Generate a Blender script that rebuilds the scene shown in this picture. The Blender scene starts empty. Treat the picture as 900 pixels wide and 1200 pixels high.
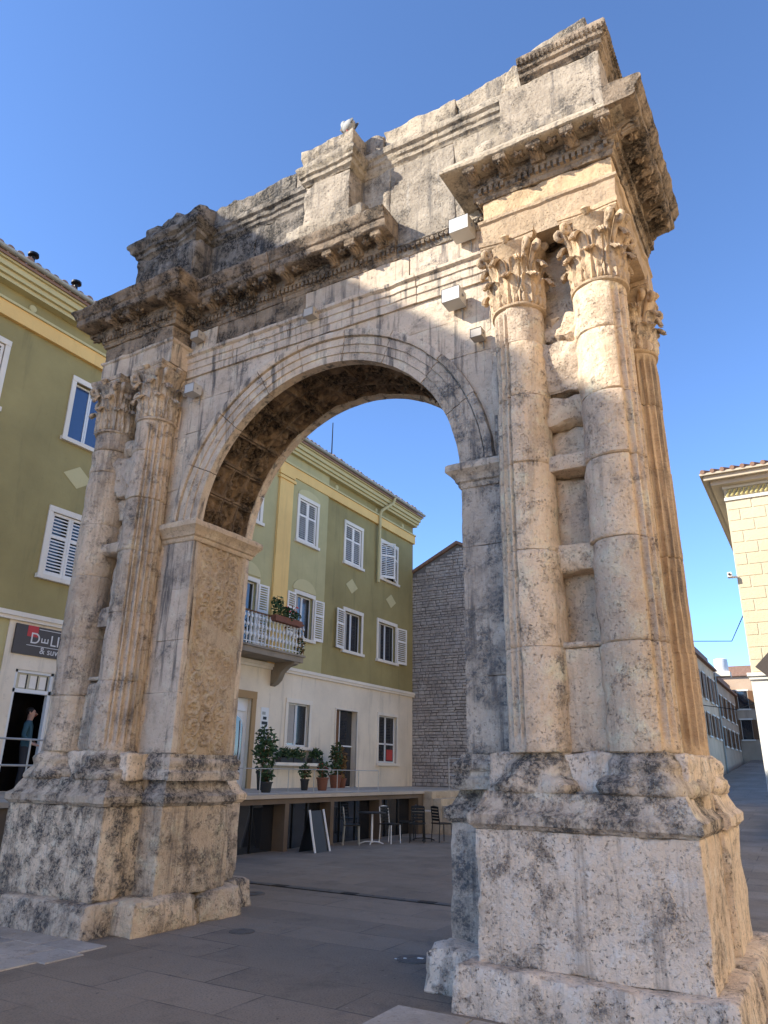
import bpy, math, random
import numpy as np
from mathutils import Matrix, Vector

random.seed(7)
R = math.radians
scene = bpy.context.scene
COL = scene.collection

# ------------------------------------------------------------------ camera
cam_d = bpy.data.cameras.new('camera')
cam = bpy.data.objects.new('camera', cam_d)
COL.objects.link(cam)
scene.camera = cam
yaw, pitch, roll = R(30.501), R(19.669), R(0.971)
fw = Vector((-math.sin(yaw) * math.cos(pitch), math.cos(yaw) * math.cos(pitch), math.sin(pitch)))
rt0 = Vector((math.cos(yaw), math.sin(yaw), 0)); up0 = rt0.cross(fw)
rt = rt0 * math.cos(roll) + up0 * math.sin(roll)
up = -rt0 * math.sin(roll) + up0 * math.cos(roll)
cam.matrix_world = Matrix(((rt.x, up.x, -fw.x, 4.942), (rt.y, up.y, -fw.y, -6.107), (rt.z, up.z, -fw.z, 1.725), (0, 0, 0, 1)))
cam_d.sensor_fit = 'VERTICAL'
cam_d.sensor_height = 36
cam_d.sensor_width = 27
cam_d.lens = 36 * 851.85 / 1200
cam_d.clip_end = 2000
cam_d.clip_start = 0.05

# ------------------------------------------------------------------ sky, sun, exposure
SUN = Vector((1.0, 0.9, -0.85)).normalized()        # direction the light travels
world = bpy.data.worlds.new('World'); scene.world = world
world.use_nodes = True
wn = world.node_tree
bg = wn.nodes['Background']
sky = wn.nodes.new('ShaderNodeTexSky')
sky.sky_type = 'NISHITA'; sky.sun_disc = False
sky.sun_elevation = math.asin(-SUN.z)
sky.sun_rotation = math.atan2(-SUN.x, -SUN.y)
sky.altitude = 0; sky.air_density = 0.65; sky.dust_density = 0.0; sky.ozone_density = 6.0
wn.links.new(sky.outputs[0], bg.inputs[0])
bg.inputs[1].default_value = 0.10
sun_d = bpy.data.lights.new('sun', 'SUN')
sun_d.energy = 2.3; sun_d.angle = R(0.5); sun_d.color = (1.0, 0.93, 0.80)
sun = bpy.data.objects.new('sun', sun_d); COL.objects.link(sun)
sun.rotation_euler = SUN.to_track_quat('-Z', 'Y').to_euler()
sun.location = (-30, -27, 30)
vs = scene.view_settings
vs.view_transform = 'Standard'; vs.look = 'None'; vs.gamma = 1.0; vs.use_curve_mapping = False
vs.exposure = 2.0
scene.cycles.max_bounces = 6; scene.cycles.diffuse_bounces = 4; scene.cycles.glossy_bounces = 2; scene.cycles.transmission_bounces = 2

# ------------------------------------------------------------------ helpers: objects
def empty(name, loc=(0, 0, 0), label=None, cat=None, group=None):
    o = bpy.data.objects.new(name, None); COL.objects.link(o); o.location = loc
    o.empty_display_size = .2
    if label: tag(o, label, cat, group)
    return o

def tag(o, label, cat, group=None):
    o['label'] = label
    if cat: o['category'] = cat
    if group: o['group'] = group
    return o

def world_of(p):
    # things sit at their own place; parts are modelled in place, so their frame is the world's
    return Matrix.Translation(p.location) if p.parent is None else Matrix.Identity(4)

def put(o, parent):
    if parent is not None:
        o.parent = parent; o.matrix_parent_inverse = world_of(parent).inverted()
    return o

def mesh(name, V, F, m, parent=None, sharp=38, kind=None):
    me = bpy.data.meshes.new(name)
    V = np.asarray(V, dtype=float)
    F = F.tolist() if isinstance(F, np.ndarray) else F
    me.from_pydata(V.tolist(), [], F)
    me.polygons.foreach_set('use_smooth', np.ones(len(me.polygons), dtype=bool))
    if m is not None:
        for q in (m if isinstance(m, (list, tuple)) else [m]): me.materials.append(q)
    me.update()
    try: me.set_sharp_from_angle(angle=R(sharp))
    except Exception: pass
    o = bpy.data.objects.new(name, me); COL.objects.link(o)
    put(o, parent)
    if kind: o['kind'] = kind
    return o

def inst(src, parent, mat_world):
    o = bpy.data.objects.new(src.name.split('.')[0], src.data); COL.objects.link(o)
    put(o, parent); o.matrix_basis = mat_world
    return o

# ------------------------------------------------------------------ helpers: noise on arrays
def _hash(ix, iy, iz, s):
    n = (ix * 374761393 + iy * 668265263 + iz * 1103515245 + s * 974634777) & 0xffffffff
    n = ((n ^ (n >> 13)) * 1274126177) & 0xffffffff
    n = n ^ (n >> 16)
    return n / 2147483648.0 - 1.0

def vnoise(P, s=0):
    I = np.floor(P).astype(np.int64); f = P - I; u = f * f * (3 - 2 * f)
    ix, iy, iz = I[:, 0], I[:, 1], I[:, 2]; r = 0
    for a in (0, 1):
        wa = u[:, 0] if a else 1 - u[:, 0]
        for b in (0, 1):
            wb = u[:, 1] if b else 1 - u[:, 1]
            for c in (0, 1):
                wc = u[:, 2] if c else 1 - u[:, 2]
                r = r + wa * wb * wc * _hash(ix + a, iy + b, iz + c, s)
    return r

def fbm(P, s=0, oct=3, gain=.5):
    r = 0; a = 1.0; Q = P.copy()
    for i in range(oct):
        r = r + a * vnoise(Q, s + i); a *= gain; Q = Q * 2.03 + 11.7
    return r

# ------------------------------------------------------------------ helpers: shapes
def lines(a, b, s, r, nmax=90):
    L = b - a
    n = int(min(nmax, max(1, round(L / s))))
    t = np.linspace(0, 1, n + 1)
    e = min(r / L, .45) if L > 0 else 0
    if e > .002:
        t = t[(t == 0) | (t == 1) | ((t > e * 1.3) & (t < 1 - e * 1.3))]
        t = np.unique(np.concatenate([t, [e * .35, e, 1 - e, 1 - e * .35]]))
    return a + t * L

def boxlattice(X, Y, Z):
    nx, ny, nz = len(X), len(Y), len(Z)
    ii, jj, kk = np.meshgrid(range(nx), range(ny), range(nz), indexing='ij')
    surf = (ii == 0) | (ii == nx - 1) | (jj == 0) | (jj == ny - 1) | (kk == 0) | (kk == nz - 1)
    idx = -np.ones((nx, ny, nz), int); idx[surf] = np.arange(surf.sum())
    V = np.stack([X[ii[surf]], Y[jj[surf]], Z[kk[surf]]], 1)
    def q(A, flip):
        a, b, c, d = A[:-1, :-1], A[1:, :-1], A[1:, 1:], A[:-1, 1:]
        f = np.stack([a, b, c, d], -1).reshape(-1, 4)
        return f[:, ::-1] if flip else f
    F = np.concatenate([q(idx[:, :, 0], True), q(idx[:, :, -1], False), q(idx[:, 0, :], False), q(idx[:, -1, :], True),
                        q(idx[0, :, :], True), q(idx[-1, :, :], False)])
    return V, F

SEED = [100]
def stone_block(name, m, parent, lo, hi, s=.06, r=.018, amp=.006, freq=5., fn=None, chip=1.0, seed=None, relief=None, kind=None):
    """a worn block of stone: rounded chipped edges and an uneven face"""
    SEED[0] += 1
    sd = SEED[0] if seed is None else seed
    lo = np.array(lo, float); hi = np.array(hi, float)
    V, F = boxlattice(*[lines(lo[i], hi[i], s, r * 1.6) for i in range(3)])
    k = vnoise(V * 4.3 + sd * 3.1, sd) + .6 * vnoise(V * 11. + sd, sd + 9)
    rr = (r * (.55 + chip * np.clip(k - .15, 0, 1) * 3.2))[:, None]
    rr = np.minimum(rr, (hi - lo).min() * .45)
    q = np.clip(V, lo + rr, hi - rr); d = V - q
    L = np.linalg.norm(d, axis=1, keepdims=True); N = d / np.maximum(L, 1e-9)
    V = q + N * rr
    off = amp * fbm(V * freq + sd * 7.7, sd + 20, 4)
    if relief is not None: off = off + relief(V, N)
    V = V + N * off[:, None]
    if fn is not None: V = fn(V)
    return mesh(name, V, F, m, parent, kind=kind)

def resample(prof, s):
    out = []
    n = len(prof)
    for i in range(n):
        a = np.array(prof[i], float); b = np.array(prof[(i + 1) % n], float)
        k = max(1, int(np.linalg.norm(b - a) / s))
        for j in range(k): out.append(a + (b - a) * j / k)
    return np.array(out)

def sweep(name, m, parent, prof, path, s=.06, amp=.005, freq=6., closed=False, seed=None, chip=.0, ps=.05, dz=0):
    """prof: closed loop of (outward, z), outward loop running bottom to top on the outside; path: plan polyline, outward on the right"""
    SEED[0] += 1; sd = SEED[0] if seed is None else seed
    prof = resample(prof, ps)
    P = [np.array(p, float) for p in path]; n = len(P)
    nor = []
    segs = n if closed else n - 1
    for i in range(segs):
        t = P[(i + 1) % n] - P[i]; t = t / np.linalg.norm(t); nor.append(np.array([t[1], -t[0]]))
    mit = []
    for i in range(n):
        if closed: a, b = nor[i - 1], nor[i]
        else: a, b = nor[max(0, i - 1)], nor[min(segs - 1, i)]
        mit.append((a + b) / (1 + a @ b))
    pts, ms = [], []
    for i in range(segs):
        j = (i + 1) % n; k = max(1, int(np.linalg.norm(P[j] - P[i]) / s))
        for q in range(k): pts.append(P[i] + (P[j] - P[i]) * q / k); ms.append(mit[i] + (mit[j] - mit[i]) * q / k)
    if not closed: pts.append(P[-1]); ms.append(mit[-1])
    pts, ms = np.array(pts), np.array(ms)
    np_, m_ = len(pts), len(prof)
    XY = pts[:, None, :] + prof[None, :, :1] * ms[:, None, :]
    V = np.concatenate([XY, np.broadcast_to(prof[None, :, 1:] + dz, (np_, m_, 1))], 2).reshape(-1, 3)
    # noise moves along the section: outward and down
    a = amp * fbm(V * freq + sd * 5.3, sd, 4)
    if chip: a = a - chip * np.clip(fbm(V * 3.1 + sd * 2.1, sd + 5, 3) - .25, 0, 1)
    front = np.clip((prof[:, 0] - prof[:, 0].min()) / max(1e-6, np.ptp(prof[:, 0])), 0, 1)
    a = a * np.tile(.25 + .75 * front, np_)
    V[:, :2] += np.repeat(ms, m_, 0) * a[:, None]
    V[:, 2] += .5 * amp * fbm(V * freq * .9 + sd * 1.3 + 40, sd + 11, 3)
    F = []
    rng = np_ if closed else np_ - 1
    for i in range(rng):
        i2 = (i + 1) % np_
        A = i * m_ + np.arange(m_); B = i2 * m_ + np.arange(m_)
        F.append(np.stack([A, B, np.roll(B, -1), np.roll(A, -1)], 1))
    F = np.concatenate(F).tolist()
    if not closed:
        F.append(list(range(m_))); F.append([(np_ - 1) * m_ + i for i in range(m_)][::-1])
    return mesh(name, V, F, m, parent)

def mirror(path): return [(-x, y) for x, y in path][::-1]

def lathe(name, m, parent, prof, n=24, loc=(0, 0, 0), amp=0, sharp=40, freq=8., seed=3):
    prof = np.array(prof, float); k = len(prof)
    th = np.linspace(0, 2 * np.pi, n, endpoint=False)
    V = np.stack([np.outer(np.cos(th), prof[:, 0]), np.outer(np.sin(th), prof[:, 0]), np.tile(prof[:, 1], (n, 1))], 2).reshape(-1, 3)
    V = V + np.array(loc)
    if amp:
        d = amp * fbm(V * freq + seed, seed, 4)
        V[:, 0] += d * np.repeat(np.cos(th), k); V[:, 1] += d * np.repeat(np.sin(th), k)
    F = []
    for i in range(n):
        j = (i + 1) % n
        for q in range(k - 1): F.append([i * k + q, j * k + q, j * k + q + 1, i * k + q + 1])
    F.append([i * k for i in range(n)][::-1]); F.append([i * k + k - 1 for i in range(n)])
    return mesh(name, V, F, m, parent, sharp)

class MB:
    """collects boxes, bars and tubes into one mesh"""
    def __init__(s): s.V = []; s.F = []
    def add(s, V, F):
        b = len(s.V); s.V += [tuple(v) for v in V]; s.F += [[i + b for i in f] for f in F]; return s
    def box(s, lo, hi):
        x0, y0, z0 = lo; x1, y1, z1 = hi
        V = [(x0, y0, z0), (x1, y0, z0), (x1, y1, z0), (x0, y1, z0), (x0, y0, z1), (x1, y0, z1), (x1, y1, z1), (x0, y1, z1)]
        return s.add(V, [[3, 2, 1, 0], [4, 5, 6, 7], [0, 1, 5, 4], [1, 2, 6, 5], [2, 3, 7, 6], [3, 0, 4, 7]])
    def tube(s, pts, rad, n=8, caps=True):
        pts = [Vector(p) for p in pts]; k = len(pts)
        rad = rad if isinstance(rad, (list, tuple)) else [rad] * k
        V = []; prev = None
        for i, p in enumerate(pts):
            t = (pts[min(i + 1, k - 1)] - pts[max(i - 1, 0)]).normalized()
            if prev is None:
                a = Vector((0, 0, 1)) if abs(t.z) < .9 else Vector((1, 0, 0)); u = t.cross(a).normalized()
            else:
                u = (prev - t * prev.dot(t)).normalized()
            prev = u; v = t.cross(u)
            for j in range(n):
                th = 2 * math.pi * j / n; V.append(p + (u * math.cos(th) + v * math.sin(th)) * rad[i])
        F = []
        for i in range(k - 1):
            for j in range(n):
                j2 = (j + 1) % n; F.append([i * n + j, i * n + j2, (i + 1) * n + j2, (i + 1) * n + j])
        if caps: F += [list(range(n))[::-1], [(k - 1) * n + j for j in range(n)]]
        return s.add(V, F)
    def build(s, name, m, parent=None, sharp=35, kind=None):
        return mesh(name, np.array([tuple(v) for v in s.V]), s.F, m, parent, sharp, kind)

# ------------------------------------------------------------------ materials
def newmat(name):
    m = bpy.data.materials.new(name); m.use_nodes = True
    nt = m.node_tree; b = nt.nodes['Principled BSDF']
    return m, nt, b

def nd(nt, t, **k):
    n = nt.nodes.new(t)
    for a, v in k.items():
        if a.startswith('i_'): n.inputs[a[2:].replace('_', ' ')].default_value = v
        else: setattr(n, a, v)
    return n

def ramp(nt, src, stops):
    r = nt.nodes.new('ShaderNodeValToRGB'); e = r.color_ramp.elements
    while len(e) < len(stops): e.new(.5)
    for i, (p, c) in enumerate(stops):
        e[i].position = p; e[i].color = (c, c, c, 1) if not isinstance(c, tuple) else (*c, 1)
    nt.links.new(src, r.inputs[0]); return r.outputs[0]

def mix(nt, fac, a, b, mode='MIX'):
    n = nt.nodes.new('ShaderNodeMix'); n.data_type = 'RGBA'; n.blend_type = mode
    for sock, v in ((n.inputs[0], fac), (n.inputs[6], a), (n.inputs[7], b)):
        if isinstance(v, (int, float)): sock.default_value = v
        elif isinstance(v, tuple): sock.default_value = (*v, 1)
        else: nt.links.new(v, sock)
    return n.outputs[2]

def mul(nt, a, b, op='MULTIPLY'):
    n = nt.nodes.new('ShaderNodeMath'); n.operation = op
    for sock, v in ((n.inputs[0], a), (n.inputs[1], b)):
        if isinstance(v, (int, float)): sock.default_value = v
        else: nt.links.new(v, sock)
    return n.outputs[0]

def noise(nt, vec, scale, detail=6, rough=.55, dist=0):
    n = nd(nt, 'ShaderNodeTexNoise'); n.inputs['Scale'].default_value = scale
    n.inputs['Detail'].default_value = detail; n.inputs['Roughness'].default_value = rough; n.inputs['Distortion'].default_value = dist
    nt.links.new(vec, n.inputs['Vector']); return n.outputs['Fac']

def coords(nt, scale=(1, 1, 1), loc=(0, 0, 0)):
    g = nt.nodes.new('ShaderNodeNewGeometry'); mp = nt.nodes.new('ShaderNodeMapping')
    mp.inputs['Scale'].default_value = scale; mp.inputs['Location'].default_value = loc
    nt.links.new(g.outputs['Position'], mp.inputs['Vector']); return mp.outputs[0]

def limestone(name, c1, c2, crust=.5, crust_col=(.075, .07, .066), streak=.3, pit=.5, warm=.0, bump=.5, seed=0, speck=.5, cscale=1.9):
    """weathered limestone; crust 0..1 = how much dark lichen, streak = rain streaks, pit = small holes"""
    m, nt, b = newmat(name)
    v0 = coords(nt, loc=(seed, seed * 1.7, seed * .6))
    oi = nt.nodes.new('ShaderNodeObjectInfo')
    va = nt.nodes.new('ShaderNodeVectorMath'); va.operation = 'ADD'
    nt.links.new(v0, va.inputs[0]); nt.links.new(mul(nt, oi.outputs['Random'], 53.0), va.inputs[1]); v = va.outputs[0]
    big = noise(nt, v0, .9, 2, .6)
    mid = noise(nt, v, 4.5, 5, .66)
    fine = noise(nt, v, 24, 4, .72)
    cr = noise(nt, v0, cscale * 1.45, 6, .74)
    col = mix(nt, ramp(nt, big, [(.35, 0.), (.65, 1.)]), c1, c2)
    col = mix(nt, ramp(nt, mid, [(.30, .55), (.46, 0.)]), col, tuple(q * .58 for q in c1))
    col = mix(nt, ramp(nt, mid, [(.52, 0.), (.72, .55)]), col, tuple(min(.8, q * 1.35) for q in c2))
    if warm:
        col = mix(nt, ramp(nt, cr, [(.30, warm), (.50, 0.)]), col, (.50, .30, .14))
    vr = ramp(nt, oi.outputs['Random'], [(0., (.80, .80, .82)), (.35, (1.0, .99, .97)), (.7, (.92, .91, .92)), (1., (1.08, 1.05, 1.0))])
    col = mix(nt, 1.0, col, vr, 'MULTIPLY')
    # rain streaks: noise drawn out along z
    st = noise(nt, coords(nt, scale=(8, 8, .62), loc=(seed, 2 + seed, 0)), 1.0, 4, .66)
    col = mix(nt, ramp(nt, st, [(.52, 0.), (.66, streak)]), col, (.085, .083, .085))
    col = mix(nt, ramp(nt, st, [(.28, streak * .6), (.38, 0.)]), col, (.62, .58, .52))
    # dark lichen crust, broken up by a fine speckle
    t0 = .72 - .30 * crust
    crm = ramp(nt, cr, [(t0, 0.), (t0 + .13, 1.)])
    sp = ramp(nt, fine, [(.42, .06), (.54, 1.)])
    crust_mask = mul(nt, mul(nt, crm, sp), min(1., .60 + crust * .4))
    col = mix(nt, crust_mask, col, crust_col)
    # small dark specks
    sk = ramp(nt, fine, [(.33, 1.), (.43, 0.)])
    col = mix(nt, mul(nt, mul(nt, sk, ramp(nt, big, [(.30, .25), (.60, 1.)])), speck), col, (.07, .062, .056))
    # pits and pale grains
    pn = noise(nt, v, 44, 2, .6)
    pits = mul(nt, ramp(nt, pn, [(.30, 1.), (.38, 0.)]), ramp(nt, cr, [(.40, .0), (.58, 1.)]))
    col = mix(nt, mul(nt, pits, min(1., pit * 1.5 + .25)), col, (.10, .088, .075))
    col = mix(nt, ramp(nt, pn, [(.62, 0.), (.76, .30)]), col, tuple(min(.85, q * 1.45) for q in c2))
    nt.links.new(col, b.inputs['Base Color'])
    b.inputs['Roughness'].default_value = .93
    b.inputs['Specular IOR Level'].default_value = .2
    h = mul(nt, mul(nt, fine, .42), mul(nt, mid, .9), 'ADD')
    h = mul(nt, h, mul(nt, pits, -.5), 'ADD')
    h = mul(nt, h, mul(nt, crust_mask, .25), 'ADD')
    bp = nd(nt, 'ShaderNodeBump'); bp.inputs['Strength'].default_value = min(1, bump * 1.4); bp.inputs['Distance'].default_value = .04
    nt.links.new(h, bp.inputs['Height']); nt.links.new(bp.outputs[0], b.inputs['Normal'])
    return m

def plaster(name, c, var=.12, dirt=.25, bump=.12, rough=.9, scale=1.0, stain=(.12, .11, .09)):
    m, nt, b = newmat(name)
    v = coords(nt)
    col = mix(nt, ramp(nt, noise(nt, v, .6 * scale, 6, .6), [(.3, 0.), (.7, 1.)]), tuple(q * (1 - var) for q in c), tuple(min(.9, q * (1 + var)) for q in c))
    st = noise(nt, coords(nt, scale=(2.2, 2.2, .25)), 1.0 * scale, 7, .65)
    col = mix(nt, ramp(nt, st, [(.55, 0.), (.75, dirt)]), col, stain)
    col = mix(nt, ramp(nt, noise(nt, v, 7 * scale, 8, .7), [(.60, 0.), (.78, dirt * .7)]), col, stain)
    nt.links.new(col, b.inputs['Base Color']); b.inputs['Roughness'].default_value = rough
    b.inputs['Specular IOR Level'].default_value = .25
    bp = nd(nt, 'ShaderNodeBump'); bp.inputs['Strength'].default_value = bump * 2; bp.inputs['Distance'].default_value = .02
    nt.links.new(noise(nt, v, 14 * scale, 6, .6), bp.inputs['Height']); nt.links.new(bp.outputs[0], b.inputs['Normal'])
    return m

def simple(name, c, rough=.6, metal=0, var=.1, spec=.4, scale=9):
    m, nt, b = newmat(name); v = coords(nt)
    n = noise(nt, v, scale, 5, .6)
    col = mix(nt, n, tuple(q * (1 - var) for q in c), tuple(min(.95, q * (1 + var)) for q in c))
    nt.links.new(col, b.inputs['Base Color']); b.inputs['Roughness'].default_value = rough
    b.inputs['Metallic'].default_value = metal; b.inputs['Specular IOR Level'].default_value = spec
    return m

M = {}
M['column'] = limestone('stone_column', (0.643, 0.497, 0.356), (0.745, 0.593, 0.436), crust=.60, streak=.30, pit=.12, speck=.45, bump=.8, seed=1, cscale=3.0, warm=.18, crust_col=(.14, .12, .105))
M['flute'] = limestone('stone_fluted', (0.510, 0.381, 0.254), (0.612, 0.468, 0.325), crust=.45, streak=.60, pit=.08, speck=.4, bump=.5, seed=2, warm=.22, crust_col=(.12, .10, .085))
M['drumL'] = limestone('stone_column_grey', (0.571, 0.458, 0.347), (0.673, 0.550, 0.423), crust=.66, streak=.45, pit=.12, speck=.5, bump=.8, seed=3, cscale=2.8, warm=.10, crust_col=(.13, .12, .115))
M['ped'] = limestone('stone_pedestal', (0.745, 0.608, 0.467), (0.836, 0.704, 0.556), crust=.66, streak=.45, pit=.3, speck=.9, bump=1.0, seed=4, cscale=2.6, warm=.08, crust_col=(.16, .14, .125))
M['pedL'] = limestone('stone_pedestal_lichen', (0.612, 0.511, 0.401), (0.734, 0.622, 0.494), crust=.92, streak=.55, pit=.25, speck=.95, bump=1.0, seed=44, cscale=2.6, warm=.08, crust_col=(.115, .107, .105))
M['pedside'] = limestone('stone_pedestal_tan', (0.612, 0.482, 0.347), (0.714, 0.579, 0.427), crust=.74, streak=.5, pit=.2, speck=.9, bump=.9, seed=5, warm=.20, crust_col=(.14, .12, .10))
M['mould'] = limestone('stone_dark_moulding', (0.571, 0.473, 0.369), (0.673, 0.569, 0.449), crust=.92, streak=.35, pit=.15, speck=.8, bump=1.0, seed=6, cscale=2.3, crust_col=(.095, .088, .083))
M['wall'] = limestone('stone_wall', (0.571, 0.463, 0.352), (0.673, 0.555, 0.432), crust=.60, streak=.85, pit=.04, speck=.35, bump=.4, seed=7, crust_col=(.12, .113, .11))
M['jambfront'] = limestone('stone_jamb_front', (0.449, 0.381, 0.307), (0.561, 0.482, 0.392), crust=.84, streak=.75, pit=.1, speck=.7, bump=.55, seed=8, cscale=2.4, crust_col=(.125, .122, .122))
M['carved'] = limestone('stone_carved', (0.571, 0.439, 0.298), (0.673, 0.531, 0.374), crust=.52, streak=.2, pit=.06, speck=.6, bump=.5, seed=9, warm=.22, crust_col=(.16, .125, .095))
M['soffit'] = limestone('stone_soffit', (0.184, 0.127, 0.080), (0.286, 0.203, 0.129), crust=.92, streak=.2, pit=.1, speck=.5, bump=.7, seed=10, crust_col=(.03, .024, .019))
M['entab'] = limestone('stone_entablature', (0.510, 0.376, 0.240), (0.581, 0.439, 0.294), crust=.34, streak=.25, pit=.05, speck=.35, bump=.6, seed=11, warm=.15)
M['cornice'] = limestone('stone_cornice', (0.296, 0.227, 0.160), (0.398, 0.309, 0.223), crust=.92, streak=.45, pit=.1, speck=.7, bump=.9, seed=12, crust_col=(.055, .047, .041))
M['attic'] = limestone('stone_attic', (0.377, 0.318, 0.245), (0.479, 0.410, 0.320), crust=.70, streak=.6, pit=.2, speck=.85, bump=1.0, seed=13, crust_col=(.09, .082, .074))
M['atticdark'] = limestone('stone_attic_dark', (0.245, 0.212, 0.174), (0.357, 0.314, 0.263), crust=1.0, streak=.9, pit=.2, speck=.85, bump=1.0, seed=14, crust_col=(.045, .043, .041))
M['fill'] = limestone('stone_rough_fill', (0.581, 0.444, 0.316), (0.683, 0.536, 0.392), crust=.62, streak=.2, pit=.2, speck=.6, bump=1.0, seed=15, warm=.22, crust_col=(.12, .10, .088))
# ================================================================== ground
def pave_mat():
    m, nt, b = newmat('street_paving'); v = coords(nt)
    c = mix(nt, ramp(nt, noise(nt, v, .35, 5, .6), [(.3, 0.), (.7, 1.)]), (.24, .193, .146), (.30, .245, .188))
    n2 = noise(nt, v, 1.7, 5, .72)
    c = mix(nt, ramp(nt, n2, [(.52, 0.), (.70, .45)]), c, (.10, .083, .067))
    c = mix(nt, ramp(nt, n2, [(.30, .6), (.42, 0.)]), c, (.30, .255, .205))
    c = mix(nt, ramp(nt, noise(nt, v, 60, 4, .7), [(.35, .6), (.5, 0.)]), c, (.07, .060, .05))
    c = mix(nt, ramp(nt, noise(nt, v, 11, 3, .5), [(.70, 0.), (.73, .7)]), c, (.05, .043, .038))
    c = mix(nt, ramp(nt, noise(nt, v, 14, 3, .5), [(.715, 0.), (.74, .6)]), c, (.42, .38, .33))
    br = nd(nt, 'ShaderNodeTexBrick'); br.inputs['Scale'].default_value = 1.0
    br.inputs['Brick Width'].default_value = 1.35; br.inputs['Row Height'].default_value = .62
    br.inputs['Mortar Size'].default_value = .012; br.inputs['Mortar Smooth'].default_value = .5
    nt.links.new(coords(nt), br.inputs['Vector'])
    br.inputs['Color1'].default_value = (.86, .86, .86, 1); br.inputs['Color2'].default_value = (1.12, 1.11, 1.1, 1); br.inputs['Mortar'].default_value = (1, 1, 1, 1)
    c = mix(nt, 1.0, c, br.outputs['Color'], 'MULTIPLY')
    jf = mul(nt, br.outputs['Fac'], ramp(nt, noise(nt, v, .8, 4, .6), [(.42, 0.), (.6, .75)]))
    c = mix(nt, jf, c, (.06, .055, .05))
    nt.links.new(c, b.inputs['Base Color'])
    nt.links.new(ramp(nt, noise(nt, v, 1.1, 5, .6), [(.3, .55), (.7, .85)]), b.inputs['Roughness'])
    b.inputs['Specular IOR Level'].default_value = .35
    h = mul(nt, mul(nt, noise(nt, v, 45, 5, .65), .3), mul(nt, jf, -.8), 'ADD')
    bp = nd(nt, 'ShaderNodeBump'); bp.inputs['Strength'].default_value = .35; bp.inputs['Distance'].default_value = .02
    nt.links.new(h, bp.inputs['Height']); nt.links.new(bp.outputs[0], b.inputs['Normal'])
    return m
M['pave'] = pave_mat()
M['paleslab'] = limestone('pale_paving', (.40, .36, .31), (.50, .455, .40), crust=.25, streak=0, pit=.2, speck=.4, bump=.3, seed=21)
M['drain'] = simple('drain_iron', (.028, .024, .022), .75, .2, .3)
M['iron'] = simple('manhole_iron', (.13, .12, .11), .6, .4, .3, scale=30)

# one sheet: level around the arch, rising gently along the lane that leads away on the right
gx = np.concatenate([[-300, -120, -60, -30], np.arange(-18, 19, 1.5), [30, 60, 120, 300]])
gy = np.concatenate([[-300, -120, -60, -30], np.arange(-18, 60, 1.5), [75, 100, 150, 300]])
GX, GY = np.meshgrid(gx, gy, indexing='ij')
GZ = .062 * np.clip(GY - 8, 0, 60) * np.clip((GX + 3.0) / 3.0, 0, 1)
V = np.stack([GX, GY, GZ], 2).reshape(-1, 3)
I = np.arange(len(gx) * len(gy)).reshape(len(gx), len(gy))
F = np.stack([I[:-1, :-1], I[1:, :-1], I[1:, 1:], I[:-1, 1:]], -1).reshape(-1, 4)
ground = mesh('ground', V, F, M['pave']); ground['kind'] = 'structure'

def slab(pts, z0=-.03, z1=.012, name='paving_slab', m=None, parent=ground):
    n = len(pts); c = np.mean(np.array(pts), 0)
    top = [tuple(c + (np.array(p) - c) * .985) for p in pts]
    V = [(x, y, z0) for x, y in pts] + [(x, y, z1 - .008) for x, y in pts] + [(x, y, z1) for x, y in top]
    F = [list(range(2 * n, 3 * n))] + [[i, (i + 1) % n, n + (i + 1) % n, n + i] for i in range(n)] + [[n + i, n + (i + 1) % n, 2 * n + (i + 1) % n, 2 * n + i] for i in range(n)]
    return mesh(name, np.array(V), F, m or M['paleslab'], parent)

# pale slabs in front of the left pier and at the foot of the right pier
for iy, (y0, y1) in enumerate([(-1.45, -1.0), (-.99, -.56), (-.55, -.2)]):
    xs = [-6.2, -5.3, -4.5, -3.7, -3.0, -2.35, -1.62 - .0 * iy]
    off = .3 * (iy % 2)
    xs = [xs[0]] + [x + off for x in xs[1:-1]] + [[-1.72, -1.62, -1.72][iy]]
    for a, c in zip(xs[:-1], xs[1:]):
        slab([(a + .005, y0), (c - .005, y0), (c - .005, y1), (a + .005, y1)], z1=.010 + .004 * random.random())
for a, c, y0, y1 in [(1.72, 2.35, -1.1, -.29), (2.36, 3.2, -1.1, -.29), (3.21, 4.3, -1.1, -.29), (1.9, 2.9, -2.0, -1.11), (2.91, 4.1, -2.0, -1.11)]:
    slab([(a, y0), (c, y0), (c, y1), (a, y1)], z1=.011 + .004 * random.random())

# drain channel across the opening behind the arch
mb = MB(); mb.box((-9, 4.06, -.02), (9, 4.24, .006)); o = mb.build('drain_channel', M['drain'], ground)
for k in range(44):
    x = -5.6 + k * .26
    MB().box((x, 4.075, .004), (x + .245, 4.225, .012)).build('drain_grate', M['iron'] if k % 5 else M['drain'], o)
def manhole(x, y, r):
    t = lathe('manhole_cover', M['iron'], None, [(r * 1.12, -.01), (r * 1.12, .008), (r * 1.02, .010), (r * 1.0, .006), (r * .97, .012), (r * .4, .013), (r * .38, .009), (.02, .009)], 28, (x, y, 0))
    return t
tag(manhole(-1.11, 1.16, .13), 'round manhole cover beside the foot of the carved left pier', 'manhole cover')
tag(manhole(-2.75, 3.3, .17), 'round manhole cover just before the dark drain channel', 'manhole cover')
tag(manhole(1.12, 1.12, .16), 'round manhole cover with white scraps beside the rough right plinth', 'manhole cover')
mb = MB(); mb.box((1.14, 1.13, .012), (1.20, 1.16, .018)); mb.box((1.03, 1.05, .012), (1.06, 1.07, .017)); mb.box((.95, 1.02, .004), (1.0, 1.03, .009))
tag(mb.build('paper_scrap', simple('paper', (.75, .75, .72), .9)), 'white paper scraps lying on a manhole cover', 'litter')

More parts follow.
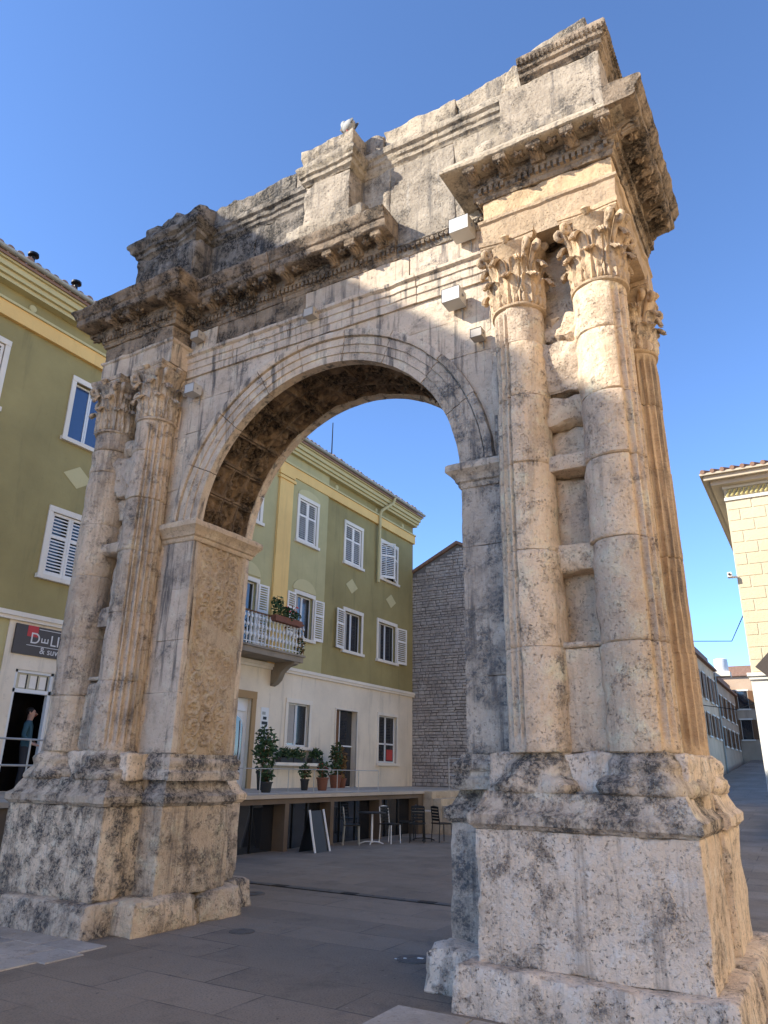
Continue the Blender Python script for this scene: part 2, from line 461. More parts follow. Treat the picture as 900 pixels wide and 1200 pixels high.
# ================================================================== the arch
arch = empty('triumphal_arch', (0, 1.175, 0), 'weathered limestone Roman triumphal arch with paired engaged columns and attic', 'arch')
A = 1.95; D0, D1 = .607, 1.743; CZ = 4.75; RO = 2.34
YR0, YR1 = .23, 2.12
def sides(fn):
    for sx in (-1, 1): fn(sx)
def mb_(lo, hi, sx):
    a, b = sorted((lo[0] * sx, hi[0] * sx)); return (a, lo[1], lo[2]), (b, hi[1], hi[2])

def batter(z0, z1, cx, cy, k):
    def f(V):
        t = np.clip((V[:, 2] - z0) / (z1 - z0), 0, 1)
        V = V.copy(); V[:, 0] = cx + (V[:, 0] - cx) * (1 - k * t); V[:, 1] = cy + (V[:, 1] - cy) * (1 - k * t); return V
    return f

# ---- pedestals
def pier_base(sx):
    near = sx > 0; s = .035 if near else .05
    m1 = M['ped'] if near else M['pedL']
    # plinth stones
    stone_block('plinth_stone', m1, arch, *mb_((2.13, -.20, -.05), (4.21, 1.02, .32), sx), s=s, r=.035, amp=.018, freq=3.2, chip=1.6, fn=batter(0, .32, 3.16 * sx, .5, .035))
    stone_block('plinth_stone', M['pedside'] if not near else m1, arch, *mb_((1.68 if near else 1.80, .16, -.05), (2.40, 1.20, .34), sx), s=s, r=.11, amp=.03, freq=3.0, chip=.9, fn=batter(0, .34, 2.2 * sx, .8, .06))
    stone_block('plinth_stone', M['pedside'] if not near else m1, arch, *mb_((1.68 if near else 1.80, 1.21, -.05), (2.40, 2.0, .33), sx), s=s, r=.10, amp=.03, freq=3.0, chip=.9, fn=batter(0, .34, 2.2 * sx, 1.6, .06))
    stone_block('plinth_stone', m1, arch, *mb_((2.13, 1.03, -.05), (4.24, 2.55, .34), sx), s=.06, r=.05, amp=.025, freq=3.0, chip=1.2, fn=batter(0, .32, 3.16 * sx, 1.9, .035))
    # dies
    stone_block('pedestal_die', m1, arch, *mb_((2.28, 0, .315), (4.037, 1.05, 1.295), sx), s=s * .8, r=.022, amp=.010, freq=4.0, chip=1.7)
    stone_block('pedestal_die', m1, arch, *mb_((2.28, 1.30, .32), (4.06, 2.35, 1.295), sx), s=.06, r=.03, amp=.015, freq=4.0, chip=1.4)
    stone_block('pedestal_die', M['pedside'] if not near else M['jambfront'], arch, *mb_((1.79 if near else 1.93, .55, .32), (2.36, 1.75, 1.30), sx), s=s, r=.022, amp=.010, freq=4.0, chip=1.5)
    stone_block('pedestal_core', M['pedside'], arch, *mb_((2.3, .6, .3), (4.0, 1.75, 1.6), sx), s=.08, r=.01, amp=.012)
    # pedestal cornice: sloping, worn
    prof = [(-.35, 1.295), (.012, 1.297), (.03, 1.32), (.05, 1.335), (.052, 1.405), (.03, 1.425), (-.005, 1.45), (-.05, 1.535), (-.07, 1.585), (-.35, 1.59)]
    P1 = [(-4.03, 1.05), (-4.03, 0), (-2.29, 0), (-2.29, .56)]
    xi = -1.80 if near else -1.93; P2 = [(-2.28, .56), (xi, .56), (xi, 1.75), (-2.28, 1.75)]
    P3 = [(-2.29, 1.80), (-2.29, 2.35), (-4.06, 2.35), (-4.06, 1.30)]
    for i, p in enumerate((P1, P2, P3)):
        if sx > 0: p = mirror(p)
        sweep('pedestal_cornice', [M['mould'], M['mould'], M['ped']][i], arch, prof, p, s=.05, amp=.014, freq=5, chip=.02, ps=.03)
    stone_block('pedestal_core', M['mould'], arch, *mb_((2.35, .15, 1.32), (3.96, 2.2, 1.6), sx), s=.1, r=.01, amp=.012)
    # moulded foot of the jamb
    prof2 = [(-.3, 1.585), (.125, 1.587), (.135, 1.63), (.13, 1.68), (.09, 1.70), (.085, 1.735), (.11, 1.76), (.115, 1.80), (.09, 1.835), (.05, 1.85), (.04, 1.895), (-.3, 1.905)]
    P = [(-2.5, D0), (-A, D0), (-A, D1), (-2.5, D1)]
    if sx > 0: P = mirror(P)
    if not near: prof2 = [(o * .55 if o > 0 else o, z) for o, z in prof2]
    sweep('jamb_base', M['mould'] if sx > 0 else M['pedL'], arch, prof2, P, s=.045, amp=.014, freq=5, chip=.03, ps=.03)
    # column bases, one worn lump per column with a gap between
    for x, w in ((2.76, 1), (3.66, 1)):
        for yc, rear in ((.42, 0), (1.93, 1)):
            pr = []
            for z, r in ((1.575, .30), (1.58, .37), (1.60, .385), (1.64, .39), (1.69, .383), (1.71, .358), (1.735, .345), (1.76, .345), (1.785, .352), (1.815, .352), (1.845, .338), (1.865, .315), (1.885, .30), (1.92, .285), (1.93, .1)):
                pr.append((r, z))
            n = 44; th = np.linspace(0, 2 * np.pi, n, endpoint=False); prr = np.array(pr); k = len(pr)
            sq = 1 / np.maximum(np.abs(np.cos(th)), np.abs(np.sin(th))); sq = 1 + (np.minimum(sq, 1.22) - 1) * .85
            RR = prr[None, :, 0] * (1 + (sq[:, None] - 1) * np.clip((1.74 - prr[None, :, 1]) / .1, 0, 1))
            V = np.stack([x * sx + RR * np.cos(th)[:, None], yc + RR * np.sin(th)[:, None], np.tile(prr[:, 1], (n, 1))], 2).reshape(-1, 3)
            d = .036 * fbm(V * 6 + 3, int(x * 10) + rear, 4); d -= .06 * np.clip(fbm(V * 2.6 + 9, 77 + rear, 3) - .2, 0, 1)
            V[:, 0] += d * np.repeat(np.cos(th), k); V[:, 1] += d * np.repeat(np.sin(th), k); V[:, 2] += .3 * d
            F = [[i * k + q, ((i + 1) % n) * k + q, ((i + 1) % n) * k + q + 1, i * k + q + 1] for i in range(n) for q in range(k - 1)]
            F += [[i * k for i in range(n)][::-1], [i * k + k - 1 for i in range(n)]]
            mesh('column_base', V, F, M['mould'] if not rear else M['ped'], arch, 60)
    stone_block('base_course', M['ped'], arch, *mb_((2.3, .28, 1.58), (3.98, 2.07, 1.9), sx), s=.06, r=.03, amp=.02)
sides(pier_base)

# ---- shafts: stacked drums, fluted only where the masons got to
def drum(x, y, z0, z1, r0, r1, mask, m, seed, name='column_drum', shift=0., nth=240):
    nf = 20
    z = lines(z0 + .001, z1 - .001, .05, .012); k = len(z)
    th = np.linspace(-np.pi, np.pi, nth, endpoint=False)       # 0 = front (-y), + toward +x
    T, Z = np.meshgrid(th, z, indexing='ij')
    t = (Z - 1.9) / (6.4 - 1.9)
    Rr = r0 + (r1 - r0) * np.clip(t, 0, 1) - .012 * np.clip(t, 0, 1) * (1 - np.clip(t, 0, 1)) * -1
    deg = np.degrees(T)
    msk = np.zeros_like(T)
    for a, b in mask: msk = np.maximum(msk, np.clip((deg - a) / 3, 0, 1) * np.clip((b - deg) / 3, 0, 1))
    ph = (T * nf / (2 * np.pi)) % 1.0
    fl = np.clip(np.sin(np.pi * np.clip((ph - .12) / .76, 0, 1)), 0, 1) ** .75
    stop = np.clip((Z - 1.98) / .05, 0, 1) * np.clip((6.33 - Z) / .05, 0, 1)
    S = np.sin(T); C = -np.cos(T)
    P0 = np.stack([x + S * Rr, y + C * Rr, Z], 2).reshape(-1, 3)
    n1 = fbm(P0 * 4 + seed * 3.3, seed, 4).reshape(T.shape); n2 = fbm(P0 * np.array([3, 3, 16]) + seed, seed + 3, 3).reshape(T.shape)
    big = fbm(P0 * 1.7 + seed * 1.9, seed + 8, 2).reshape(T.shape)
    Rr = Rr + msk * (-.046 * fl * stop * (1 - .3 * np.clip(n1, 0, 1)) + .003 * n1) + (1 - msk) * (.012 + .013 * n1 + .008 * n2)
    Rr = Rr - .03 * np.clip(big - .35, 0, 1)
    e = np.minimum(Z - z0, z1 - Z); Rr = Rr - .010 * np.exp(-(e / .008) ** 2) * (1 + 1.6 * n1)
    V = np.stack([x + shift + S * Rr, y + C * Rr, Z], 2).reshape(-1, 3)
    n = len(th); I = np.arange(n * k).reshape(n, k); J = np.roll(I, -1, 0)
    F = np.stack([I[:, :-1], J[:, :-1], J[:, 1:], I[:, 1:]], -1).reshape(-1, 4).tolist()
    F += [I[::-1, 0].tolist(), I[:, -1].tolist()]
    return mesh(name, V, F, m, arch, 50)

def column(x, y, joints, mask, m, seed, nth=240):
    zs = [1.9] + list(joints) + [6.38]
    for i in range(len(zs) - 1):
        drum(x, y, zs[i], zs[i + 1], .288, .258, mask, m, seed + i, shift=.008 * random.uniform(-1, 1), nth=nth)
column(2.76, .42, (2.80, 3.70, 4.58, 5.33, 5.95), [(-180, -8)], M['column'], 200)
column(3.64, .42, (2.79, 3.71, 4.50, 5.16, 5.85), [(34, 180)], M['column'], 220)
column(-2.76, .42, (2.75, 3.62, 4.45, 5.2, 5.9), [(28, 180)], M['drumL'], 240)
column(-3.64, .42, (2.6, 3.35, 4.2, 4.95, 5.75, 6.1), [(-180, -70)], M['drumL'], 260)
for i, x in enumerate((2.76, 3.64, -2.76, -3.64)):
    column(x, 1.93, (2.9, 3.9, 4.9, 5.7), [(-181, 181)], M['flute'], 300 + 20 * i, nth=240)

# ---- pier masonry
def pier(sx):
    near = sx > 0
    # inner strip beside the opening: five big blocks, faces toward street and passage
    zs = [1.9, 2.62, 3.28, 3.95, 4.62]
    for i in range(4):
        stone_block('pier_block', M['jambfront'] if near else M['wall'], arch, *mb_((A, D0, zs[i]), (2.56, D0 + .095, zs[i + 1]), sx), s=.06, r=.010, amp=.006)
        stone_block('pier_block', M['wall'], arch, *mb_((A, D1 - .095, zs[i]), (2.56, D1, zs[i + 1]), sx), s=.08, r=.010, amp=.006)
    # upper part beside the arch ring
    for a, c in ((4.62, 5.4), (5.4, 6.2), (6.2, 7.16)):
        stone_block('pier_block', M['jambfront'] if near and a < 5 else M['wall'], arch, *mb_((2.345, D0 + .004, a), (2.66, D1 - .004, c), sx), s=.07, r=.010, amp=.006)
    stone_block('pier_core', M['fill'], arch, *mb_((2.5, .60, 1.85), (3.58, 1.75, 7.3), sx), s=.09, r=.03, amp=.03)
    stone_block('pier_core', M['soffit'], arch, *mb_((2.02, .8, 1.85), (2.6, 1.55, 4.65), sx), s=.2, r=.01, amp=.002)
    # rear strip between the rear columns
    for a, c in ((1.9, 3.1), (3.1, 4.4), (4.4, 5.8), (5.8, 7.28)):
        stone_block('pier_block', M['fill'], arch, *mb_((2.98, 1.7, a), (3.42, 1.98, c), sx), s=.09, r=.02, amp=.01)
        stone_block('pier_block', M['fill'], arch, *mb_((3.45, .62, a), (3.64, 1.72, c), sx), s=.09, r=.02, amp=.012)
    # unworked stones between the front columns: z0, z1, face depth, roughness, x-range
    L = [(1.9, 2.79, .36, .012, 0), (2.795, 2.84, .33, .010, 0), (2.84, 3.50, .60, .020, 0), (3.50, 3.76, .37, .010, 0), (3.765, 4.49, .53, .04, .02),
         (4.50, 4.66, .33, .02, -.02), (4.67, 5.02, .55, .05, .02), (5.03, 5.33, .41, .045, .03), (5.34, 5.98, .36, .06, .05), (5.99, 6.34, .42, .08, .04), (6.35, 7.28, .64, .03, 0)]
    for i, (a, c, yf, am, dx) in enumerate(L):
        if not near: yf = yf + .05 * math.sin(i * 2.1)
        stone_block('fill_stone', M['fill'] if near else M['drumL'], arch, *mb_((2.92 + dx, yf, a), (3.50 + dx, .75, c), sx), s=.035 if near else .06, r=.02 + am * .8, amp=am, freq=4.5, chip=1.2)
sides(pier)

# ---- carved panel on the inner faces of the piers
def vine(V, N):
    y = (V[:, 1] - (D0 + D1) / 2) / .47; z = V[:, 2]
    face = np.clip(np.abs(N[:, 0]) * 2 - 1, 0, 1)
    h = np.zeros(len(V))
    cs = [2.02 + .205 * i for i in range(13)]
    for i, c in enumerate(cs):
        for j, sgn in enumerate((-1, 0, 1)):
            sg = -1 if (i + j) % 2 else 1
            dy = (y - .54 * sgn) * .47; dz = (z - c - (.10 if sgn == 0 else 0))
            rho = np.hypot(dy, dz) / .128; ph = np.arctan2(dz, dy * sg)
            ins = np.clip((1.0 - rho) * 8, 0, 1)
            h = np.maximum(h, ins * np.clip(np.cos(ph - rho * 6.0 + i * 1.7) * 1.6, 0, 1) * (.5 + .5 * rho))
            h = np.maximum(h, np.clip(np.cos(ph * (4 + j) + rho * 2 + i), 0, 1) * np.clip(1 - np.abs(rho - .42) * 3.2, 0, 1))
            h = np.maximum(h, np.clip(1 - np.abs(rho - .95) * 7, 0, 1) * .7)
    stem = np.clip(1 - np.abs(y - .27 - .12 * np.sin(z * 15)) * 16, 0, 1); h = np.maximum(h, stem)
    lf = fbm(V * 22 + 3, 31, 3); h = h * (.92 + .2 * lf) + .12 * np.clip(lf, 0, 1)
    edge = np.clip((np.abs(y) - .83) * 14, 0, 1)
    h = np.where(edge > 0, np.maximum(h * (1 - edge), .75 * edge), h)
    # a plain patch where a stone was replaced
    pz = np.clip(1 - np.abs(z - 3.40 + .1 * y) / .15, 0, 1); pz = np.clip(pz * 5, 0, 1) * np.clip((y + .62) * 9, 0, 1)
    h = h * (1 - pz) + .62 * pz
    wear = .65 + .45 * np.clip(fbm(V * 1.9, 45, 2) + .3, 0, 1)
    h = np.clip(h * wear, 0, 1.1); h = h * h * (3 - 2 * np.clip(h, 0, 1)); return face * .042 * (h - .35)
sides(lambda sx: stone_block('carved_panel', M['carved'], arch, *mb_((A + .03, D0 + .10, 1.9), (2.2, D1 - .10, 4.60), sx), s=.0145, r=.008, amp=.004, relief=vine) if False else None)
def carved(sx):
    ys = np.linspace(D0 + .09, D1 - .09, 110); zs = np.linspace(1.89, 4.61, 290)
    Y, Z = np.meshgrid(ys, zs, indexing='ij'); n, k = Y.shape
    V = np.stack([np.full(Y.size, 0.), Y.ravel(), Z.ravel()], 1)
    N = np.zeros_like(V); N[:, 0] = 1
    h = vine(V + np.array([sx * 2.0, 0, 0]), N) + .004 * fbm(V * 6, 4, 3)
    V[:, 0] = sx * (A + .012 - h)
    I = np.arange(n * k).reshape(n, k)
    F = np.stack([I[:-1, :-1], I[1:, :-1], I[1:, 1:], I[:-1, 1:]], -1).reshape(-1, 4)
    if sx > 0: F = F[:, ::-1]
    B = np.array([[sx * 2.2, ys[0], zs[0]], [sx * 2.2, ys[-1], zs[0]], [sx * 2.2, ys[-1], zs[-1]], [sx * 2.2, ys[0], zs[-1]]])
    b = len(V); V = np.concatenate([V, B])
    F = F.tolist() + [[b, b + 1, b + 2, b + 3], [*I[:, 0].tolist(), b + 1, b], [*I[::-1, -1].tolist(), b + 3, b + 2], [*I[::-1, 0 if False else 0][:0].tolist(), int(I[0, 0]), b, b + 3, int(I[0, -1])], [int(I[-1, -1]), b + 2, b + 1, int(I[-1, 0])]]
    o = mesh('carved_panel', V, F, M['carved'], arch, 70); o['label'] = 'pier face carved with scrolling vines'
sides(carved)

# ---- impost mouldings
prof = [(-.2, 4.605), (.015, 4.605), (.03, 4.63), (.03, 4.66), (.055, 4.675), (.06, 4.70), (.085, 4.735), (.12, 4.77), (.135, 4.785), (.135, 4.845), (.12, 4.865), (-.2, 4.872)]
def impost(sx):
    P = [(-2.52, D0), (-A, D0), (-A, D1), (-2.52, D1)]
    if sx > 0: P = mirror(P)
    sweep('impost', M['carved'] if sx < 0 else M['jambfront'], arch, prof, P, s=.04, amp=.007, chip=.02, ps=.025)
sides(impost)

# ---- arch ring
def polar(name, m, prof, t0, t1, s=.05, amp=.005, seed=1, cap=True, rel=None):
    prof = resample(prof, .03); k = len(prof)
    n = max(3, int((t1 - t0) * 2.1 / s)); th = np.linspace(t0, t1, n)
    Rr = np.repeat(prof[None, :, 0], n, 0); Y = np.repeat(prof[None, :, 1], n, 0); T = np.repeat(th[:, None], k, 1)
    P0 = np.stack([Rr * np.cos(T), Y, Rr * np.sin(T) + CZ], 2).reshape(-1, 3)
    d = amp * fbm(P0 * 6 + seed, seed, 4).reshape(n, k)
    Rr = Rr + d; Y = Y + d * .8
    V = np.stack([Rr * np.cos(T), Y, Rr * np.sin(T) + CZ], 2).reshape(-1, 3)
    F = []
    for i in range(n - 1):
        a = i * k + np.arange(k); b = a + k
        F.append(np.stack([a, np.roll(a, -1), np.roll(b, -1), b], 1))
    F = np.concatenate(F).tolist(); F += [list(range(k))[::-1], [(n - 1) * k + i for i in range(k)]]
    return mesh(name, V, F, m, arch, 40)
TH0 = .058
cuts = [TH0, .42, .72, 1.08, 1.40, 1.72, 2.02, 2.36, 2.72, math.pi - TH0]
for i in range(len(cuts) - 1):
    a, b = cuts[i] + .0025, cuts[i + 1] - .0025
    y = D0
    # three fasciae and an outer moulding, each a step proud of the last
    pf = [(A, y + .12), (A, y - .012), (A + .10, y - .012), (A + .103, y - .030), (A + .205, y - .030), (A + .208, y - .048), (A + .300, y - .048), (A + .304, y - .030), (A + .318, y - .03), (A + .322, y - .075), (A + .355, y - .085), (RO + .02, y - .075), (RO + .03, y + .02), (RO + .03, y + .12)]
    mm = M['wall'] if a > .5 else M['jambfront']
    polar('voussoir', mm, pf, a, b, seed=60 + i, amp=.006)
    yb = D1
    pb = [(r, yb + (D0 - yy)) for r, yy in pf][::-1]
    polar('voussoir', M['wall'], pb, a, b, seed=80 + i, amp=.006)

# ---- coffered underside of the arch
def coffer(t0, t1, y0, y1, kind, seed):
    n = 22; u = np.linspace(-1, 1, n); U, W = np.meshgrid(u, u, indexing='ij')
    rho = np.hypot(U, W); ph = np.arctan2(W, U)
    border = np.clip((np.maximum(np.abs(U), np.abs(W)) - .80) * 12, 0, 1)
    if kind == 0:
        h = .8 * border + np.clip(np.cos(ph * 4) * .5 + .6, 0, 1) * np.clip(1.25 - np.abs(rho - .35) * 3.4, 0, 1) * .9 + np.clip(1 - rho * 7, 0, 1)
    elif kind == 1:
        dia = np.abs(U) + np.abs(W); h = .8 * np.clip(1 - np.abs(dia - .95) * 9, 0, 1) + .8 * border + np.clip(np.cos(ph * 3 + rho * 6), 0, 1) * np.clip(1 - rho * 1.5, 0, 1)
    else:
        h = .8 * border + .9 * np.clip(1 - rho * 1.15, 0, 1) ** .6 + .25 * np.cos(U * 7 + W * 3) * np.clip(1 - rho, 0, 1)
    T = (t0 + t1) / 2 + U * (t1 - t0) / 2; Y = (y0 + y1) / 2 + W * (y1 - y0) / 2
    P0 = np.stack([np.cos(T) * 2, Y, np.sin(T) * 2], 2).reshape(-1, 3)
    nz = fbm(P0 * 9 + seed, seed, 3).reshape(T.shape); lose = np.clip(fbm(P0 * 2.2 + seed, 12, 2).reshape(T.shape) - .1, 0, 1)
    Rr = A + .085 - .085 * h * (1 - .8 * lose) + .010 * nz
    V = np.stack([Rr * np.cos(T), Y, Rr * np.sin(T) + CZ], 2).reshape(-1, 3)
    k = n; I = np.arange(n * n).reshape(n, n)
    F = np.stack([I[:-1, :-1], I[:-1, 1:], I[1:, 1:], I[1:, :-1]], -1).reshape(-1, 4)
    rim = np.concatenate([I[:, 0], I[-1, 1:], I[-2::-1, -1], I[0, -2:0:-1]])
    B = V[rim].copy(); c = np.array([0, 0, CZ]); d = B - c; d[:, 1] = 0; d /= np.linalg.norm(d, axis=1, keepdims=True); B += d * .09
    b = len(V); V = np.concatenate([V, B]); m = len(rim)
    F = F.tolist() + [[int(rim[i]), b + i, b + (i + 1) % m, int(rim[(i + 1) % m])] for i in range(m)]
    F.append([b + i for i in range(m)])
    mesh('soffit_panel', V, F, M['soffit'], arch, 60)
nrow = 13
ye = [D0 + .115, D0 + .115 + .30, D1 - .115 - .30, D1 - .115]
for i in range(nrow):
    t0 = TH0 + .0 + (math.pi - 2 * TH0) * i / nrow; t1 = TH0 + (math.pi - 2 * TH0) * (i + 1) / nrow
    for j in range(3):
        coffer(t0 + .003, t1 - .003, ye[j] + .004, ye[j + 1] - .004, (0, 1, 0)[j] if i != 6 else 2, 20 + i * 3 + j)

# ---- spandrels: courses cut to the curve of the ring
def spandrel(sx, z0, z1, x1=2.36, yf=D0, yb=.9, m=None, cut=None):
    def xin(z):
        q = np.clip((RO - .01) ** 2 - (z - CZ) ** 2, 0, None); return np.sqrt(q)
    def f(V):
        V = V.copy(); t = V[:, 0]; xa = xin(V[:, 2])
        if cut is not None: xb = np.full(len(V), cut)
        else: xb = np.full(len(V), x1)
        V[:, 0] = sx * (xa + (xb - xa) * t); return V
    o = stone_block('spandrel_block', m or M['wall'], arch, (0, yf, z0), (1, yb, z1), s=.06, r=.006, amp=.004, fn=f)
    if sx < 0:
        o.data.flip_normals()
    return o
zz = [4.9, 5.55, 6.25, 6.75, 7.165]
for sx in (-1, 1):
    for i in range(4):
        spandrel(sx, zz[i] + .002, zz[i + 1] - .002, yf=D0 + .003 * (i % 2))
        spandrel(sx, zz[i] + .002, zz[i + 1] - .002, yf=1.45, yb=D1)

# ---- main architrave: three fasciae, in blocks, cracked at the right
pa = [(-.35, 7.165), (.03, 7.165), (.03, 7.275), (.045, 7.282), (.045, 7.385), (.062, 7.392), (.062, 7.475), (.085, 7.487), (.10, 7.50), (.10, 7.54), (.05, 7.55), (-.35, 7.55)]
xs = [-2.44, -1.55, -.52, .46, 1.42, 2.44]
for i in range(5):
    sweep('architrave_block', M['wall'], arch, pa, [(xs[i] + .003, D0), (xs[i + 1] - .003, D0)], s=.06, amp=.006, chip=.03 if i in (1, 3) else .012, ps=.02)
    sweep('architrave_block', M['wall'], arch, pa, [(xs[i + 1] - .003, D1), (xs[i] + .003, D1)], s=.1, amp=.006, ps=.03)
xs = [-2.44, -1.92, -1.2, -.32, .55, 1.3, 2.44]
for i in range(6):
    stone_block('frieze_block', M['wall'] if i not in (1, 2) else M['cornice'], arch, (xs[i] + .002, D0 - (.002 if i % 2 else .008), 7.55), (xs[i + 1] - .002, 1.17, 7.93), s=.06, r=.008, amp=.006)
    stone_block('frieze_block', M['wall'], arch, (xs[i] + .002, 1.18, 7.55), (xs[i + 1] - .002, D1, 7.93), s=.09, r=.008, amp=.006)

# ---- entablature blocks over the columns
pr1 = [(-.25, 7.275), (.0, 7.275), (.0, 7.40), (.012, 7.405), (.012, 7.53), (.022, 7.54), (.03, 7.60), (.05, 7.62), (.05, 7.655), (-.25, 7.66)]
pr2 = [(-.25, 7.275), (.0, 7.275), (.006, 7.61), (.030, 7.63), (.032, 7.665), (-.25, 7.665)]
def ressaut(sx):
    P = [(-3.93, YR1), (-3.93, YR0), (-2.43, YR0), (-2.43, D0 + .1)]
    Q = [(-2.43, D1 - .1), (-2.43, YR1), (-3.93, YR1)]
    P_ = P if sx < 0 else mirror(P); Q_ = Q if sx < 0 else mirror(Q)
    sweep('architrave_block', M['entab'] if sx > 0 else M['wall'], arch, pr2, P_, s=.05, amp=.010, chip=.03, ps=.04)
    sweep('architrave_block', M['wall'], arch, pr1, Q_, s=.1, amp=.01, ps=.05)
    stone_block('entablature_core', M['soffit'], arch, *mb_((2.50, YR0 + .1, 7.29), (3.85, YR1 - .1, 8.4), sx), s=.12, r=.01, amp=.004)
    a, b = mb_((2.46, YR0 + .004, 7.662), (3.93, 1.17, 7.93), sx)
    stone_block('frieze_block', M['entab'] if sx > 0 else M['cornice'], arch, a, b, s=.04, r=.02, amp=.012, chip=1.4)
    a, b = mb_((2.46, 1.18, 7.662), (3.93, YR1 - .01, 7.93), sx)
    stone_block('frieze_block', M['cornice'], arch, a, b, s=.07, r=.02, amp=.012)
sides(ressaut)

# ---- cornice: bed mould, dentils, brackets, corona
bed = [(-.3, 7.93), (.015, 7.93), (.03, 7.955), (.03, 7.985), (.05, 8.0), (.05, 8.075), (.085, 8.085), (.09, 8.11), (.09, 8.225), (-.3, 8.23)]
cor = [(-.3, 8.225), (.30, 8.225), (.335, 8.235), (.35, 8.25), (.355, 8.345), (.375, 8.355), (.385, 8.375), (.40, 8.42), (.43, 8.455), (.435, 8.49), (.41, 8.505), (-.3, 8.52)]
cor2 = [(-.3, 8.225), (.30, 8.225), (.335, 8.232), (.35, 8.245), (.352, 8.285), (.335, 8.30), (.32, 8.33), (.27, 8.40), (.20, 8.47), (.10, 8.515), (-.3, 8.53)]
RX, LX = 3.93, -3.93
pathR = [(2.43, D0 + .02), (2.43, YR0), (RX, YR0), (RX, YR1)]
pathRear = [(RX, YR1 - .004), (RX, YR1), (2.43, YR1), (2.43, D1), (-2.43, D1), (-2.43, YR1), (LX, YR1), (LX, YR1 - .004)]
pathRear = pathRear[1:-1]
pathL1 = [(LX, YR1), (LX, YR0), (-2.43, YR0), (-2.43, D0 + .02)]
pathL2 = [(-2.43, D0), (-.72, D0)]
pathL3 = [(-.71, D0), (1.13, D0)]
for nm, p, mm, ch in (('r', pathR, M['cornice'], .03), ('b', pathRear, M['cornice'], .03), ('l', pathL1, M['cornice'], .06), ('c', pathL2, M['cornice'], .05), ('d', pathL3, M['cornice'], .04)):
    s_ = .05 if nm != 'b' else .12
    sweep('cornice_bed', mm, arch, bed, p, s=s_, amp=.008, chip=ch * .4, ps=.04)
    if nm == 'r':
        sweep('cornice_corona', M['attic'], arch, cor2, p[:2] + [(RX + .2, YR0)], s=s_, amp=.012, chip=.02, ps=.03, freq=5)
        sweep('cornice_corona', mm, arch, [(max(o_, .04), z_ - (.02 if z_ > 8.4 else 0)) for o_, z_ in cor], [(RX, YR0 - .37), (RX, YR1)], s=s_, amp=.014, chip=.04, ps=.03, freq=5)
    else:
        sweep('cornice_corona', mm if nm != 'd' else mm, arch, cor, p, s=s_, amp=.012, chip=ch, ps=.035, freq=5)
# bed mould left on the wall where the cornice has fallen away
sweep('cornice_bed', M['attic'], arch, [(-.3, 7.93), (.015, 7.93), (.03, 7.955), (.03, 8.08), (.05, 8.09), (.05, 8.12), (-.02, 8.14), (-.3, 8.15)], [(1.14, D0), (2.42, D0)], s=.05, amp=.012, chip=.03, ps=.04)

def along(path, step, start=None):
    out = []
    for (a, b) in zip(path[:-1], path[1:]):
        a = Vector((a[0], a[1], 0)); b = Vector((b[0], b[1], 0)); L = (b - a).length; t = (b - a) / L
        n = Vector((t.y, -t.x, 0)); out.append((a, b, t, n, L))
    return out

# one bracket: scrolled console with a hanging leaf
def bracket_mesh():
    mbk = MB(); w = .07
    prof = [(0, .0), (0, -.115), (.05, -.105), (.12, -.065), (.17, -.05), (.21, -.062), (.245, -.055), (.265, -.03), (.27, -.0)]
    n = len(prof); V = [(-w, -q, z) for q, z in prof] + [(w, -q, z) for q, z in prof]
    mbk.add(V, [list(range(n))[::-1], list(range(n, 2 * n))] + [[i, (i + 1) % n, n + (i + 1) % n, n + i] for i in range(n)])
    mbk.tube([(-w * 1.08, -.225, -.045), (w * 1.08, -.225, -.045)], .034, 10)
    mbk.tube([(-w * 1.08, -.035, -.085), (w * 1.08, -.035, -.085)], .042, 10)
    mbk.tube([(0, -.06, -.12), (0, -.13, -.085), (0, -.20, -.085), (0, -.255, -.10)], [.03, .036, .03, .012], 6)
    for sgn in (-1, 1): mbk.tube([(sgn * .03, -.08, -.105), (sgn * .038, -.16, -.078), (sgn * .04, -.22, -.085)], [.016, .022, .01], 6)
    return mbk.build('bracket', M['cornice'], arch)
def rosette_mesh():
    mbk = MB()
    for k in range(5):
        t = k * 2 * math.pi / 5; mbk.tube([(0, 0, -.012), (.035 * math.cos(t), .035 * math.sin(t), -.03), (.07 * math.cos(t), .07 * math.sin(t), -.006)], [.016, .026, .012], 6)
    mbk.tube([(0, 0, .0), (0, 0, -.03), (0, 0, -.045)], [.02, .024, .008], 7)
    return mbk.build('rosette', M['cornice'], arch)
brk = bracket_mesh(); ros = rosette_mesh(); first = [True, True]
def place(src, which, p, n, z, jit):
    ang = math.atan2(n.x, -n.y)
    mat = Matrix.Translation((p.x, p.y, z)) @ Matrix.Rotation(ang + jit, 4, 'Z') @ Matrix.Diagonal((1 + random.uniform(-.08, .08), 1 + random.uniform(-.1, .03), 1 + random.uniform(-.08, .1), 1))
    if first[which]: src.matrix_basis = mat; first[which] = False
    else: inst(src, arch, mat)
dent = MB()
